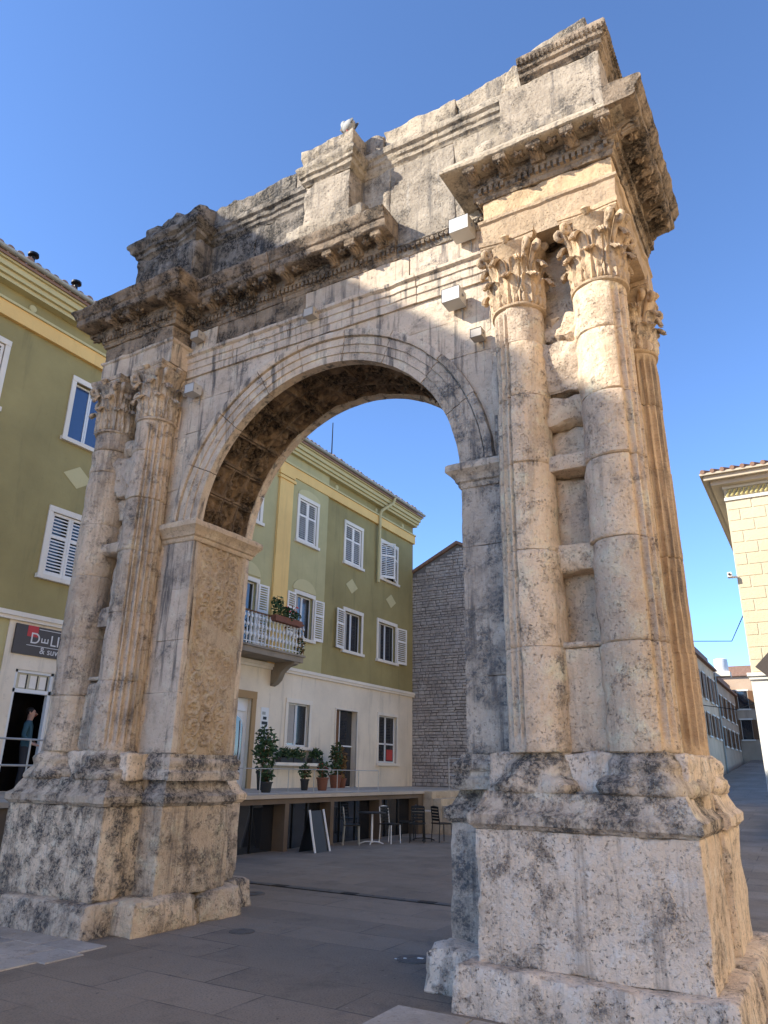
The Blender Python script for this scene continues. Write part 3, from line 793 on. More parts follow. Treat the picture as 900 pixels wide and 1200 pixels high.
for path, drop in ((pathR, ()), (pathL1, ()), (pathL2, ()), (pathL3, ()), (pathRear, ())):
    segs_ = along(path, 1)
    for si, (a, b, t, n, L) in enumerate(segs_):
        ex0 = .33 if (si > 0 or path in (pathL1,)) and L > .5 else .04
        ex1 = .33 if si < len(segs_) - 1 and L > .5 else .04
        lo_, hi_ = -ex0 * .6, L + ex1 * .6
        inner = path is pathRear and si in (2,)
        if L > .5:
            k = max(2, round((hi_ - lo_) / .365))
            for i in range(k):
                s_ = lo_ + (i + .5) * (hi_ - lo_) / k
                if random.random() < (.0 if path is pathR and si == 1 else .12): continue
                place(brk, 0, a + t * s_ + n * .07, n, 8.238, random.uniform(-.03, .03))
                if i < k - 1: place(ros, 1, a + t * (lo_ + (i + 1) * (hi_ - lo_) / k) + n * .21, n, 8.232, random.uniform(-1, 1))
        kk = int(L / .068)
        for i in range(kk):
            if random.random() < .06: continue
            p = a + t * (L * (i + .5) / kk); q = Vector((t.x * .02, t.y * .02, 0))
            c0 = p - q + n * .03; c1 = p + q + n * .03; c2 = p + q + n * .088; c3 = p - q + n * .088
            V = [(c.x, c.y, z) for z in (8.005 + random.uniform(0, .012), 8.078) for c in (c0, c1, c2, c3)]
            dent.add(V, [[0, 1, 2, 3], [7, 6, 5, 4], [0, 4, 5, 1], [1, 5, 6, 2], [2, 6, 7, 3], [3, 7, 4, 0]])
for i in range(19):
    x = 1.17 + i * .067
    dent.box((x, D0 - .075, 7.985 + random.uniform(0, .012)), (x + .04, D0 - .03, 8.05))
dent.build('dentil_course', M['cornice'], arch, kind='stuff')

# ---- capitals
def leaf_mesh(h, w, out, name, m):
    """acanthus leaf: lobed outline, strong mid-rib and furrows, tip rolled forward"""
    X, Y, Z = np.linspace(-1, 1, 13), np.array([0., 1.]), np.linspace(0, 1, 17)
    V, F = boxlattice(X, Y, Z)
    u, d, s_ = V[:, 0], V[:, 1], V[:, 2]
    ang = np.clip(s_ - .58, 0, 1) / .42
    z = h * np.where(s_ < .58, s_ * 1.42, .824 + .20 * np.sin(ang * 1.75) - .24 * ang ** 3)
    y = -(.014 + .045 * s_ + out * (1 - np.cos(ang * 1.9)) * .75)
    lobe = np.abs(np.sin(s_ * np.pi * 3.5 + .5)) ** .6
    wd = w * (.55 + .45 * np.sin(np.pi * np.clip(s_ * .85 + .12, 0, 1))) * (1 - .45 * ang ** 2) * (.72 + .28 * lobe)
    rib = .026 * np.exp(-(u / .14) ** 2) + .012 * np.cos(u * 9 + s_ * 5) + .05 * (lobe - .5) * np.abs(u) ** 1.5
    V2 = np.stack([u * wd, y - rib * (1 - .3 * d) + d * .03, z - .012 * np.abs(u) * lobe], 1)
    V2[:, 1] += 1.5 * V2[:, 0] ** 2
    return mesh(name, V2, F, m, None, 60)
leaf1 = leaf_mesh(.36, .115, .075, 'acanthus_leaf', M['entab'])
leaf2 = leaf_mesh(.60, .105, .10, 'acanthus_leaf', M['entab'])
leaf1d = bpy.data.objects.new('acanthus_leaf', leaf1.data.copy()); leaf1d.data.materials[0] = M['drumL']
leaf2d = bpy.data.objects.new('acanthus_leaf', leaf2.data.copy()); leaf2d.data.materials[0] = M['drumL']
def volute(parent, x, y, z0, ang, m):
    pts, rad = [], []
    for i in range(16):
        t = i / 15
        if t < .55: q = t / .55; pts.append((.235 + .135 * q ** 1.4, z0 + .42 + .34 * q)); rad.append(.022 + .014 * q)
        else:
            q = (t - .55) / .45; th = math.pi * .5 - q * 4.4; r = .062 * (1 - .55 * q)
            pts.append((.375 + r * math.cos(th) * 1.0, z0 + .70 + r * math.sin(th))); rad.append(.036 - .012 * q)
    P3 = [(x + p * math.sin(ang), y - p * math.cos(ang), z) for p, z in pts]
    MB().tube(P3, rad, 7).build('volute', m, parent, 60)
def capital(x, y, m, l1, l2, seed, detail=True):
    z0 = 6.37
    cap = lathe('capital', m, arch, [(.15, z0), (.262, z0), (.285, z0 + .012), (.29, z0 + .03), (.278, z0 + .045), (.245, z0 + .055), (.225, z0 + .3), (.235, z0 + .55), (.29, z0 + .74), (.33, z0 + .80), (.2, z0 + .81)], 28, (x, y, 0), amp=.008, seed=seed)
    random.seed(seed)
    # abacus with hollowed sides
    n = 10; out = []
    for k in range(4):
        a0 = k * math.pi / 2 + math.pi / 4
        for i in range(n):
            t = i / n; c0 = np.array([math.cos(a0), math.sin(a0)]); c1 = np.array([math.cos(a0 + math.pi / 2), math.sin(a0 + math.pi / 2)])
            p = (c0 * (1 - t) + c1 * t) * .445; p = p * (1 - .06 * math.sin(math.pi * t)); out.append(p)
    out = np.array(out); nn = len(out)
    V = [];
    for z, sc in ((z0 + .79, .90), (z0 + .82, .97), (z0 + .845, .96), (z0 + .85, 1.0), (z0 + .902, 1.02)):
        for p in out: V.append((x + p[0] * sc, y + p[1] * sc, z))
    V = np.array(V); V += .012 * np.stack([fbm(V * 7 + seed, 3, 2), fbm(V * 7 + seed + 9, 5, 2), np.zeros(len(V))], 1)
    F = [[l * nn + i, l * nn + (i + 1) % nn, (l + 1) * nn + (i + 1) % nn, (l + 1) * nn + i] for l in range(4) for i in range(nn)]
    F += [list(range(nn))[::-1], [4 * nn + i for i in range(nn)]]
    mesh('abacus', V, F, m, cap)
    for k in range(8):
        for src, off, zz_, rr in ((l1, 0, z0 + .05, .250), (l2, math.pi / 8, z0 + .06, .235)):
            a = k * math.pi / 4 + off + random.uniform(-.05, .05)
            sc = random.uniform(.88, 1.06)
            inst(src, cap, Matrix.Translation((x + rr * math.sin(a), y - rr * math.cos(a), zz_)) @ Matrix.Rotation(a, 4, 'Z') @ Matrix.Diagonal((sc, sc, random.uniform(.9, 1.05), 1)))
    for k in range(4):
        volute(cap, x, y, z0, math.pi / 4 + k * math.pi / 2 + .16, m); volute(cap, x, y, z0, math.pi / 4 + k * math.pi / 2 - .16, m)
        a = k * math.pi / 2; MB().tube([(x + .31 * math.sin(a), y - .31 * math.cos(a), z0 + .80), (x + .34 * math.sin(a), y - .34 * math.cos(a), z0 + .86), (x + .355 * math.sin(a), y - .355 * math.cos(a), z0 + .88)], [.03, .055, .03], 8).build('abacus_flower', m, cap, 60)
for i, x in enumerate((2.76, 3.64)):
    capital(x, .42, M['entab'], leaf1, leaf2, 400 + i)
    capital(-x, .42, M['drumL'], leaf1d, leaf2d, 420 + i)
    capital(x, 1.93, M['flute'], leaf1d, leaf2d, 440 + i)
    capital(-x, 1.93, M['flute'], leaf1d, leaf2d, 460 + i)
for o in (leaf1, leaf2): bpy.data.objects.remove(o)
for o in (leaf1d, leaf2d): bpy.data.objects.remove(o)

# ---- attic
def jag(z1, k, fr, seed):
    """uneven, weathered top"""
    def f(V):
        V = V.copy(); t = np.clip((V[:, 2] - (z1 - .25)) / .25, 0, 1)
        V[:, 2] += t * k * fbm(V * np.array([fr, fr, .1]) + seed, seed, 3); return V
    return f
for a, c, m_ in ((-2.5, -1.35, 'atticdark'), (-1.345, .05, 'atticdark'), (.055, 1.0, 'attic'), (1.005, 1.95, 'attic'), (1.955, 2.95, 'attic')):
    stone_block('attic_block', M[m_], arch, (a, .60, 8.13), (c, 1.75, 9.47), s=.05, r=.014, amp=.012, chip=1.4)
for a, c, m_ in ((-2.5, -1.9, 'atticdark'), (-1.895, -.6, 'atticdark'), (-.595, .9, 'attic'), (.905, 2.0, 'attic'), (2.005, 2.95, 'attic')):
    stone_block('attic_top_block', M[m_], arch, (a, .56, 9.80), (c, 1.79, 10.17), s=.04, r=.03, amp=.016, chip=1.6, fn=jag(10.17, .055, 2.6, int(50 + a * 9)))
pm = [(-.3, 9.465), (.0, 9.465), (.015, 9.50), (.04, 9.52), (.045, 9.58), (.07, 9.60), (.075, 9.66), (.11, 9.69), (.115, 9.74), (.10, 9.80), (-.3, 9.81)]
for a, c, m_ in ((-2.2, -.3, 'atticdark'), (.50, 1.75, 'attic'), (1.755, 2.8, 'attic')):
    sweep('attic_moulding', M[m_], arch, pm, [(a, .6), (c, .6)], s=.05, amp=.008, chip=.03, ps=.025)
sweep('attic_moulding', M['attic'], arch, pm, [(2.6, 1.75), (-2.4, 1.75)], s=.12, amp=.008, ps=.05)
# base course the attic stands on, behind the worn top of the cornice
for a, c, y0 in ((-3.75, -2.2, .10), (2.35, 3.85, .10)):
    stone_block('attic_base', M['atticdark'] if a < 0 else M['attic'], arch, (a, y0, 8.49), (c, 2.25, 8.70), s=.06, r=.04, amp=.03, chip=1.2)
stone_block('attic_base', M['atticdark'], arch, (-2.15, .38, 8.49), (-.30, .62, 8.72), s=.06, r=.05, amp=.04)
stone_block('attic_base', M['attic'], arch, (-.45, .22, 8.49), (.80, .62, 8.74), s=.05, r=.03, amp=.02)

capp = [(-.3, 9.44), (.0, 9.44), (.02, 9.47), (.05, 9.49), (.055, 9.55), (.085, 9.57), (.09, 9.62), (.12, 9.65), (.13, 9.70), (.11, 9.75), (-.3, 9.76)]
# left: dark, rounded by wear
stone_block('attic_pedestal', M['atticdark'], arch, (-3.52, .24, 8.66), (-2.22, 2.1, 9.45), s=.05, r=.06, amp=.03, freq=3, chip=1.3)
sweep('pedestal_cap', M['atticdark'], arch, [(o * 1.25, z) for o, z in capp], [(-3.5, 2.1), (-3.5, .26), (-2.26, .26), (-2.26, .62)], s=.045, amp=.03, freq=3.5, chip=.08, ps=.035)
stone_block('attic_top_block', M['atticdark'], arch, (-3.40, .22, 9.72), (-2.24, 2.1, 10.03), s=.045, r=.06, amp=.04, freq=3, chip=1.5, fn=jag(10.03, .12, 2.2, 91))
# centre
stone_block('attic_pedestal', M['attic'], arch, (-.19, .27, 8.68), (.56, .66, 9.44), s=.04, r=.022, amp=.014, chip=1.5)
sweep('pedestal_cap', M['attic'], arch, capp, [(-.19, .62), (-.19, .27), (.56, .27), (.56, .62)], s=.04, amp=.012, chip=.04, ps=.03)
stone_block('attic_top_block', M['attic'], arch, (-.26, .20, 9.74), (.63, 1.0, 10.06), s=.035, r=.03, amp=.022, chip=1.6, fn=jag(10.06, .06, 3, 33))
# right, with its moulded cap and the stone above
stone_block('attic_pedestal', M['attic'], arch, (2.72, .23, 8.68), (3.92, 2.1, 9.47), s=.045, r=.018, amp=.012, chip=1.4)
capr = [(o, z + .03) for o, z in capp]
sweep('pedestal_cap', M['cornice'], arch, capr, [(3.0, .23), (3.92, .23), (3.92, 2.1)], s=.045, amp=.008, chip=.02, ps=.025)
eg = MB()
for i in range(20):
    x = 3.02 + i * .052; eg.tube([(x, .125, 9.66), (x, .115, 9.70), (x, .12, 9.74)], [.012, .021, .013], 6)
for i in range(34):
    y = .2 + i * .052; eg.tube([(4.025, y, 9.66), (4.035, y, 9.70), (4.03, y, 9.74)], [.012, .021, .013], 6)
eg.build('egg_ornament', M['cornice'], arch, kind='stuff')
def lean(V):
    V = V.copy(); t = np.clip((3.15 - V[:, 0]) / .5, 0, 1); V[:, 2] -= t * .0; V[:, 0] += np.clip((V[:, 2] - 9.45), 0, 1) * t * .45; return V
stone_block('attic_block', M['attic'], arch, (2.70, .26, 9.44), (3.25, 2.0, 9.86), s=.04, r=.05, amp=.035, chip=1.5, fn=lean)
stone_block('attic_top_block', M['attic'], arch, (2.95, .29, 9.77), (3.80, 2.0, 10.10), s=.04, r=.03, amp=.02, chip=1.6, fn=lambda V: np.stack([V[:, 0], V[:, 1], V[:, 2] + np.clip((V[:, 2] - 9.8) / .2, 0, 1) * (V[:, 0] - 3.5) * .17], 1))

# ---- floodlight boxes fixed to the arch
def floodlight(x, z, label, y=D0, sc=1.0, m='lampbox'):
    t = empty('floodlight', (x, y, z), label, 'floodlight', 'floodlight boxes on the arch')
    w, h, d = .125 * sc, .10 * sc, .11 * sc
    o = mesh('housing', *boxlattice(np.array([x - w, x - w * .96, x + w * .96, x + w]), np.array([y - .04 - 2 * d, y - .05 - 1.95 * d, y - .05, y - .04]), np.array([z - h, z - h * .95, z + h * .95, z + h])), M[m], t)
    MB().box((x - w * .55, y - .045, z - h * .6), (x + w * .55, y + .02, z + h * .5)).build('bracket', M['lampgrey'], t)
    MB().box((x - w * .85, y - .02 - 1.8 * d, z + h), (x + w * .85, y - .06, z + h + .008)).build('glass', M['lampglass'], t)
    MB().tube([(x + w * .3, y - .03, z - h * .5), (x + w * .5, y - .012, z - h * 1.4), (x + w * .45, y - .012, z - h * 2.6)], .008, 5).build('cable', M['lampgrey'], t)
    for q in (-1, 1): MB().tube([(x + q * w * 1.0, y - .05 - d, z), (x + q * w * 1.12, y - .05 - d, z)], .02 * sc, 8).build('bolt', M['lampgrey'], t)
M['lampbox'] = simple('lamp_housing', (.50, .49, .47), .5, 0, .05)
M['lampgrey'] = simple('lamp_bracket', (.25, .25, .25), .6, 0, .1)
M['lampglass'] = simple('lamp_glass', (.2, .22, .24), .15, 0, .05, .6)
M['lampstone'] = simple('lamp_housing_aged', (.46, .42, .37), .8, 0, .15)
floodlight(2.10, 7.90, 'white floodlight box below the cornice beside the right-hand capitals')
floodlight(1.97, 6.96, 'white floodlight box on the wall right of the arch ring', sc=.9)
floodlight(-2.17, 6.86, 'small pale floodlight box on the wall beside the left-hand capital', sc=.72)
floodlight(2.24, 6.40, 'small floodlight box tucked against the right-hand fluted shaft', sc=.55, m='lampstone')
floodlight(-.13, 7.47, 'stone-grey floodlight box on the fasciae above the crown of the arch', sc=.62, m='lampstone')
floodlight(-2.22, 7.78, 'stone-grey floodlight box under the left corner of the cornice', sc=.62, m='lampstone')

# ================================================================== buildings round the square
M['green'] = plaster('green_plaster', (.335, .268, .112), .16, .42, stain=(.09, .085, .05))
M['palegreen'] = plaster('pale_green_plaster', (.47, .40, .195), .14, .35, stain=(.15, .14, .08))
M['yellow'] = plaster('yellow_plaster', (.84, .53, .19), .10, .25, stain=(.3, .2, .1))
M['cream'] = plaster('cream_plaster', (.80, .685, .525), .12, .55, stain=(.22, .19, .15))
M['palecream'] = plaster('pale_moulding', (.58, .49, .25), .06, .2, stain=(.2, .19, .12))
M['surround'] = plaster('window_surround', (.80, .71, .58), .08, .25, stain=(.25, .22, .18))
M['shutter'] = plaster('shutter_paint', (.84, .77, .67), .06, .35, scale=2, stain=(.32, .29, .25))
M['whitepaint'] = simple('white_paint', (.74, .73, .70), .55, 0, .05)
M['glass'] = simple('window_glass', (.018, .02, .024), .06, 0, .2, .9)
M['skyglass'] = simple('sky_tint_pane', (.03, .06, .14), .03, 0, .1, 1.0)  # blue of the reflected sky is painted into this pane
M['curtain'] = simple('curtain', (.40, .37, .33), .9, 0, .2)
M['dark'] = simple('dark_interior', (.008, .007, .007), .9, 0, .3, .1)
M['tile'] = simple('roof_tile', (.27, .165, .12), .85, 0, .4, .2, 6)
M['zinc'] = simple('gutter_metal', (.36, .35, .30), .5, .3, .15)
M['stepstone'] = limestone('step_stone', (.46, .36, .24), (.55, .44, .31), crust=.2, streak=.1, pit=.1, speck=.2, bump=.3, seed=31)
M['terrace'] = plaster('terrace_wall', (.15, .112, .08), .2, .45, .25, stain=(.07, .06, .05))
M['terrfloor'] = plaster('terrace_floor', (.46, .39, .31), .12, .3, .2)
M['signboard'] = simple('sign_board', (.065, .052, .045), .5, 0, .06)
M['red'] = simple('sign_red', (.50, .03, .03), .5, 0, .05)
M['railing'] = simple('railing_paint', (.42, .40, .37), .45, .3, .08)
M['balcony'] = plaster('balcony_stone', (.28, .23, .17), .15, .5, .3, stain=(.06, .055, .05))
M['leaf'] = simple('plant_leaf', (.045, .085, .03), .6, 0, .45, .3, 14)
M['leafdry'] = simple('plant_leaf_dry', (.22, .13, .045), .7, 0, .4, .3, 14)
M['flower'] = simple('flower', (.5, .06, .05), .6, 0, .2)
M['pot'] = simple('clay_pot', (.20, .075, .04), .8, 0, .2)
M['darkpot'] = simple('dark_pot', (.03, .03, .028), .6, 0, .2)
M['black'] = simple('black_metal', (.015, .015, .015), .45, .3, .2)
M['woodbrown'] = simple('brown_wood', (.16, .075, .03), .6, 0, .3, .3, 12)
M['rubble'] = limestone('rubble_stone', (.42, .36, .305), (.56, .49, .42), crust=.3, streak=.1, pit=.1, speck=.4, bump=.5, seed=33)
M['mortar'] = plaster('mortar', (.17, .145, .125), .2, .4, .3, stain=(.05, .045, .04))

class Face:
    """a wall plane: u runs along it, z is up, d is how far out from it"""
    def __init__(s, o, U, N): s.o = Vector(o); s.U = Vector(U); s.N = Vector(N)
    def p(s, u, z, d=0): v = s.o + s.U * u + s.N * d; return (v.x, v.y, v.z + z)
    def box(s, mb, u0, u1, z0, z1, d0, d1):
        V = [s.p(u, z, d) for z in (z0, z1) for (u, d) in ((u0, d1), (u1, d1), (u1, d0), (u0, d0))]
        mb.add(V, [[3, 2, 1, 0], [4, 5, 6, 7], [0, 1, 5, 4], [1, 2, 6, 5], [2, 3, 7, 6], [3, 0, 4, 7]]); return mb
    def bx(s, name, m, parent, *a): return s.box(MB(), *a).build(name, m, parent)
    def prism(s, mb, uz, d0, d1):
        n = len(uz); V = [s.p(u, z, d0) for u, z in uz] + [s.p(u, z, d1) for u, z in uz]
        mb.add(V, [list(range(n))[::-1], list(range(n, 2 * n))] + [[i, (i + 1) % n, n + (i + 1) % n, n + i] for i in range(n)]); return mb
    def wall(s, name, m, parent, u0, u1, z0, z1, holes=(), depth=.22, d=0, back=None):
        us = sorted({u0, u1} | {h[0] for h in holes} | {h[1] for h in holes}); zs = sorted({z0, z1} | {h[2] for h in holes} | {h[3] for h in holes})
        us = [u for u in us if u0 <= u <= u1]; zs = [z for z in zs if z0 <= z <= z1]
        mb = MB()
        for a, b in zip(us[:-1], us[1:]):
            for c, e in zip(zs[:-1], zs[1:]):
                uc, zc = (a + b) / 2, (c + e) / 2
                if any(h[0] < uc < h[1] and h[2] < zc < h[3] for h in holes): continue
                mb.add([s.p(a, c, d), s.p(b, c, d), s.p(b, e, d), s.p(a, e, d)], [[0, 1, 2, 3]])
        for (a, b, c, e) in holes:
            q = lambda u, z, k: s.p(u, z, d - k)
            mb.add([q(a, c, 0), q(a, e, 0), q(a, e, depth), q(a, c, depth)], [[0, 1, 2, 3]]); mb.add([q(b, c, 0), q(b, c, depth), q(b, e, depth), q(b, e, 0)], [[0, 1, 2, 3]])
            mb.add([q(a, c, 0), q(a, c, depth), q(b, c, depth), q(b, c, 0)], [[0, 1, 2, 3]]); mb.add([q(a, e, 0), q(b, e, 0), q(b, e, depth), q(a, e, depth)], [[0, 1, 2, 3]])
        # thickness: outer border goes back
        k = back if back is not None else .3
        for (a, c, b, e) in ((u0, z0, u0, z1), (u1, z1, u1, z0), (u0, z1, u1, z1), (u1, z0, u0, z0)):
            mb.add([s.p(a, c, d), s.p(b, e, d), s.p(b, e, d - k), s.p(a, c, d - k)], [[0, 1, 2, 3]])
        return mb.build(name, m, parent)

def shutter(F, parent, u0, u1, z0, z1, d0, hinge=None, ang=0., tilt=.45, nslat=None, m=None):
    """louvred leaf; hinge 'l'/'r' and ang swing it out from the wall"""
    mb = MB(); w = u1 - u0; h = z1 - z0; st = .06; t = .035
    loc = []
    def B(a, b, c, e, f, g): loc.append((a, b, c, e, f, g))
    B(0, st, 0, h, 0, t); B(w - st, w, 0, h, 0, t); B(st, w - st, 0, st * 1.3, 0, t); B(st, w - st, h - st, h, 0, t); B(st, w - st, h * .60, h * .60 + st, 0, t)
    V, Fc = [], []
    def addbox(a, b, c, e, f, g, sl=0):
        base = len(V)
        for z, zz in ((c, 0), (e, 1)):
            for (u, d) in ((a, g), (b, g), (b, f), (a, f)):
                V.append((u, z + (sl if d == f else 0), d))
        Fc.extend([[base + i for i in q] for q in ([3, 2, 1, 0], [4, 5, 6, 7], [0, 1, 5, 4], [1, 2, 6, 5], [2, 3, 7, 6], [3, 0, 4, 7])])
    for q in loc: addbox(*q)
    for za, zb in ((st * 1.3, h * .60), (h * .60 + st, h - st)):
        n = max(3, int((zb - za) / .075))
        for i in range(n):
            z = za + (zb - za) * i / n; addbox(st, w - st, z, z + .014, .004, t - .004, sl=.028)
    P = []
    for u, z, d in V:
        if hinge == 'l': uu = u0 + u * math.cos(ang) + d * math.sin(-ang); dd = d0 + u * math.sin(ang) + d * math.cos(ang)
        elif hinge == 'r': q = w - u; uu = u1 - q * math.cos(ang) + d * math.sin(ang); dd = d0 + q * math.sin(ang) + d * math.cos(ang)
        else: uu, dd = u0 + u, d0 + d
        P.append(F.p(uu, z0 + z, dd))
    return mesh('shutter', np.array(P), Fc, m or M['shutter'], parent, 30)

def window(F, house, u0, u1, z0, z1, mode, d=0., sur=.12, sill=True, leaves=2, glass=None, pane_m=None):
    """opening u0..u1, z0..z1 with its surround, sill, sashes, panes and shutters"""
    mb = MB(); s0 = sur
    F.box(mb, u0 - s0, u0, z0, z1, d - .02, d + .035); F.box(mb, u1, u1 + s0, z0, z1, d - .02, d + .035)
    F.box(mb, u0 - s0, u1 + s0, z1, z1 + s0 * 1.1, d - .02, d + .045)
    w = mb.build('window', M['surround'], house)
    if sill: F.bx('sill', M['surround'], w, u0 - s0 - .05, u1 + s0 + .05, z0 - .10, z0, d - .15, d + .10)
    if mode in ('open', 'ajar', 'sash'):
        mb = MB(); t = .045; mid = (u0 + u1) / 2
        for a, b in ((u0, mid - .005), (mid + .005, u1)):
            F.box(mb, a, a + t, z0, z1, d - .14, d - .10); F.box(mb, b - t, b, z0, z1, d - .14, d - .10)
            F.box(mb, a + t, b - t, z0, z0 + t * 1.4, d - .14, d - .10); F.box(mb, a + t, b - t, z1 - t, z1, d - .14, d - .10)
        mb.build('sash', M['whitepaint'], w)
        for a, b in ((u0, mid - .005), (mid + .005, u1)):
            F.bx('pane', pane_m or M['glass'], w, a + t, b - t, z0 + t, z1 - t, d - .126, d - .118)
    if mode == 'closed':
        mid = (u0 + u1) / 2
        shutter(F, w, u0 + .01, mid - .004, z0 + .01, z1 - .01, d - .045); shutter(F, w, mid + .004, u1 - .01, z0 + .01, z1 - .01, d - .045)
        F.bx('pane', M['glass'], w, u0, u1, z0, z1, d - .15, d - .13)
    if mode == 'open':
        wl = (u1 - u0) / 2
        if leaves & 1: shutter(F, w, u0 - s0 * .5 - wl, u0 - s0 * .5, z0 + .0, z1 - .02, d + .05, 'r', .10)
        if leaves & 2: shutter(F, w, u1 + s0 * .5, u1 + s0 * .5 + wl, z0 + .0, z1 - .02, d + .05, 'l', .10)
    if mode == 'ajar':
        wl = (u1 - u0) / 2
        shutter(F, w, u0, u0 + wl, z0, z1 - .02, d + .02, 'l', .55); shutter(F, w, u1 - wl, u1, z0, z1 - .02, d + .02, 'r', .35)
    return w

# ------------------------------------------------------------------ the long green house on the terrace
TZ = 1.2
G = Face((-10, 0, 0), (0, 1, 0), (1, 0, 0))
house = empty('green_house', (-10, 12, 0), 'long olive green three-storey house with yellow frieze and white louvred shutters', 'house')
Y0, Y1 = -2.2, 21.9
winsU = [(.9, 1.95), (3.88, 4.95), (7.0, 8.0), (10.35, 11.15), (13.22, 14.3), (16.35, 17.5), (18.98, 20.4)]
upper = [(a, b, 9.3, 10.85) for a, b in winsU]
midw = [(.9, 1.95, 5.85, 7.38), (3.88, 4.95, 5.85, 7.38), (7.0, 8.0, 5.85, 7.38), (10.35, 11.25, 5.05, 7.3), (13.3, 14.3, 5.95, 7.4), (16.45, 17.65, 5.95, 7.42), (18.95, 20.35, 5.95, 7.45)]
E0 = 4.85; E1 = 12.8
def seg(h, a, b, lo, hi): return [q for q in h if q[0] >= a and q[1] <= b and q[2] >= lo and q[3] <= hi]
bays = [(Y0, 9.3, 'green', 0), (9.3, 15.0, 'palegreen', .07), (15.0, Y1, 'green', 0)]
for a, b, m_, d in bays:
    G.wall('wall', M[m_], house, a, b, E0, E1, seg(upper + midw, a, b, E0, E1), d=d, back=.4)
G.bx('wall_core', M['dark'], house, Y0 + .1, Y1 - .1, TZ, E1 - .05, -8, -.55)
gh = [(3.66, 4.62, TZ, 3.70), (13.32, 14.5, 2.45, 3.80), (16.1, 17.5, TZ, 3.80), (19.08, 20.5, 2.05, 3.80), (10.45, 11.5, TZ, 3.75)]
G.wall('ground_floor_wall', M['cream'], house, 5.2, Y1 - .02, TZ - .1, E0, [h for h in gh if h[0] > 5.2], d=.01, back=.5)
G.wall('shop_front', M['cream'], house, 3.32, 5.2, TZ - .1, E0, [gh[0]], depth=.12, d=.03, back=.5)
G.wall('ground_floor_wall', M['palegreen'], house, Y0, 3.32, TZ - .1, E0, [], d=.0, back=.5)
# end wall at the far corner
E2 = Face((-10, Y1, 0), (-1, 0, 0), (0, 1, 0)); E2.wall('end_wall', M['green'], house, .03, 8, TZ, E1, [], d=0)
# string course, frieze, cornice
mb = MB(); G.box(mb, Y0, Y1 + .04, 4.72, 4.80, -.01, .09); G.box(mb, Y0, Y1 + .05, 4.80, 4.90, -.01, .13); mb.build('string_course', M['surround'], house)
G.bx('frieze_band', M['yellow'], house, Y0, Y1 + .02, 11.50, 11.86, .0, .11)
mb = MB(); G.box(mb, Y0, Y1 + .03, 11.86, 11.92, .0, .16); G.box(mb, Y0, Y1 + .03, 12.30, 12.40, .0, .22); G.box(mb, Y0, Y1 + .05, 12.40, 12.52, .0, .30); G.box(mb, Y0, Y1 + .06, 12.52, 12.66, .0, .38); G.box(mb, Y0, Y1 + .08, 12.66, 12.76, .0, .45)
mb.build('cornice', M['palecream'], house)
for u in (2.4, 5.8, 9.0, 12.2, 15.6, 18.6, 20.9):
    lathe('vent_rosette', M['palecream'], house, [(.10, 0), (.09, .03), (.02, .05)], 12, (0, 0, 0)).matrix_basis = Matrix.Translation((-10 + (.07 if 9.3 < u < 15 else 0), u, 12.1)) @ Matrix.Rotation(math.pi / 2, 4, 'Y')
# gutter, downpipe, roof
mb = MB()
V, Fc = [], []
for u in (Y0, Y1 + .1):
    for i in range(9):
        t = math.pi * i / 8; q = G.p(u, 12.85 - .075 * math.sin(t), .55 - .075 * math.cos(t)); V.append(q)
for i in range(8): Fc.append([i, i + 1, 9 + i + 1, 9 + i])
mb.add(V, Fc); mb.add([(x, y, z - .004) for x, y, z in V], [f[::-1] for f in Fc]); mb.build('gutter', M['zinc'], house)
MB().tube([G.p(19.25, 12.82, .55), G.p(19.2, 12.55, .5), G.p(18.72, 12.1, .2), G.p(18.68, 11.9, .16), G.p(18.68, 9.3, .13), G.p(18.68, 9.0, .13)], .065, 10).build('downpipe', M['palecream'], house)
mb = MB(); mb.add([G.p(Y0, 12.78, .5), G.p(Y1 + .1, 12.78, .5), G.p(Y1 + .1, 14.9, -5.5), G.p(Y0, 14.9, -5.5), G.p(Y0, 12.70, .5), G.p(Y1 + .1, 12.70, .5), G.p(Y1 + .1, 14.82, -5.5), G.p(Y0, 14.82, -5.5)], [[0, 1, 2, 3], [7, 6, 5, 4], [0, 4, 5, 1], [1, 5, 6, 2], [3, 2, 6, 7], [0, 3, 7, 4]])
mb.build('roof', M['tile'], house)
mb = MB()
for k in range(int((Y1 - Y0) / .24)):
    u = Y0 + .12 + k * .24; V, Fc = [], []
    for (d, z) in ((.60 + random.uniform(-.03, .03), 12.84), (-1.2, 13.46)):
        for i in range(7):
            t = math.pi * i / 6; V.append(G.p(u + .095 * math.cos(t), z + .085 * math.sin(t), d))
    for i in range(6): Fc.append([i, i + 1, 8 + i, 7 + i][::-1])
    Fc.append(list(range(7)))
    mb.add(V, Fc)
mb.build('roof_tiles', M['tile'], house, 60, kind='stuff')
for u in (1.9, 3.1):   # little vents standing on the eaves
    q = G.p(u, 12.98, .45); lathe('roof_vent', M['black'], house, [(.05, 0), (.05, .12), (.13, .14), (.12, .2), (.03, .24)], 10, q)
MB().tube([G.p(17.3, 13.3, -1.5), G.p(17.3, 16.0, -1.5)], [.035, .02], 6).build('antenna', M['black'], house)
# yellow corner pilaster
mb = MB(); G.box(mb, 12.0, 12.75, E0 + .05, 11.2, .05, .15); G.box(mb, 11.92, 12.83, 11.2, 11.30, .05, .2); G.box(mb, 11.95, 12.8, 11.36, 11.50, .05, .17); mb.build('pilaster', M['yellow'], house)
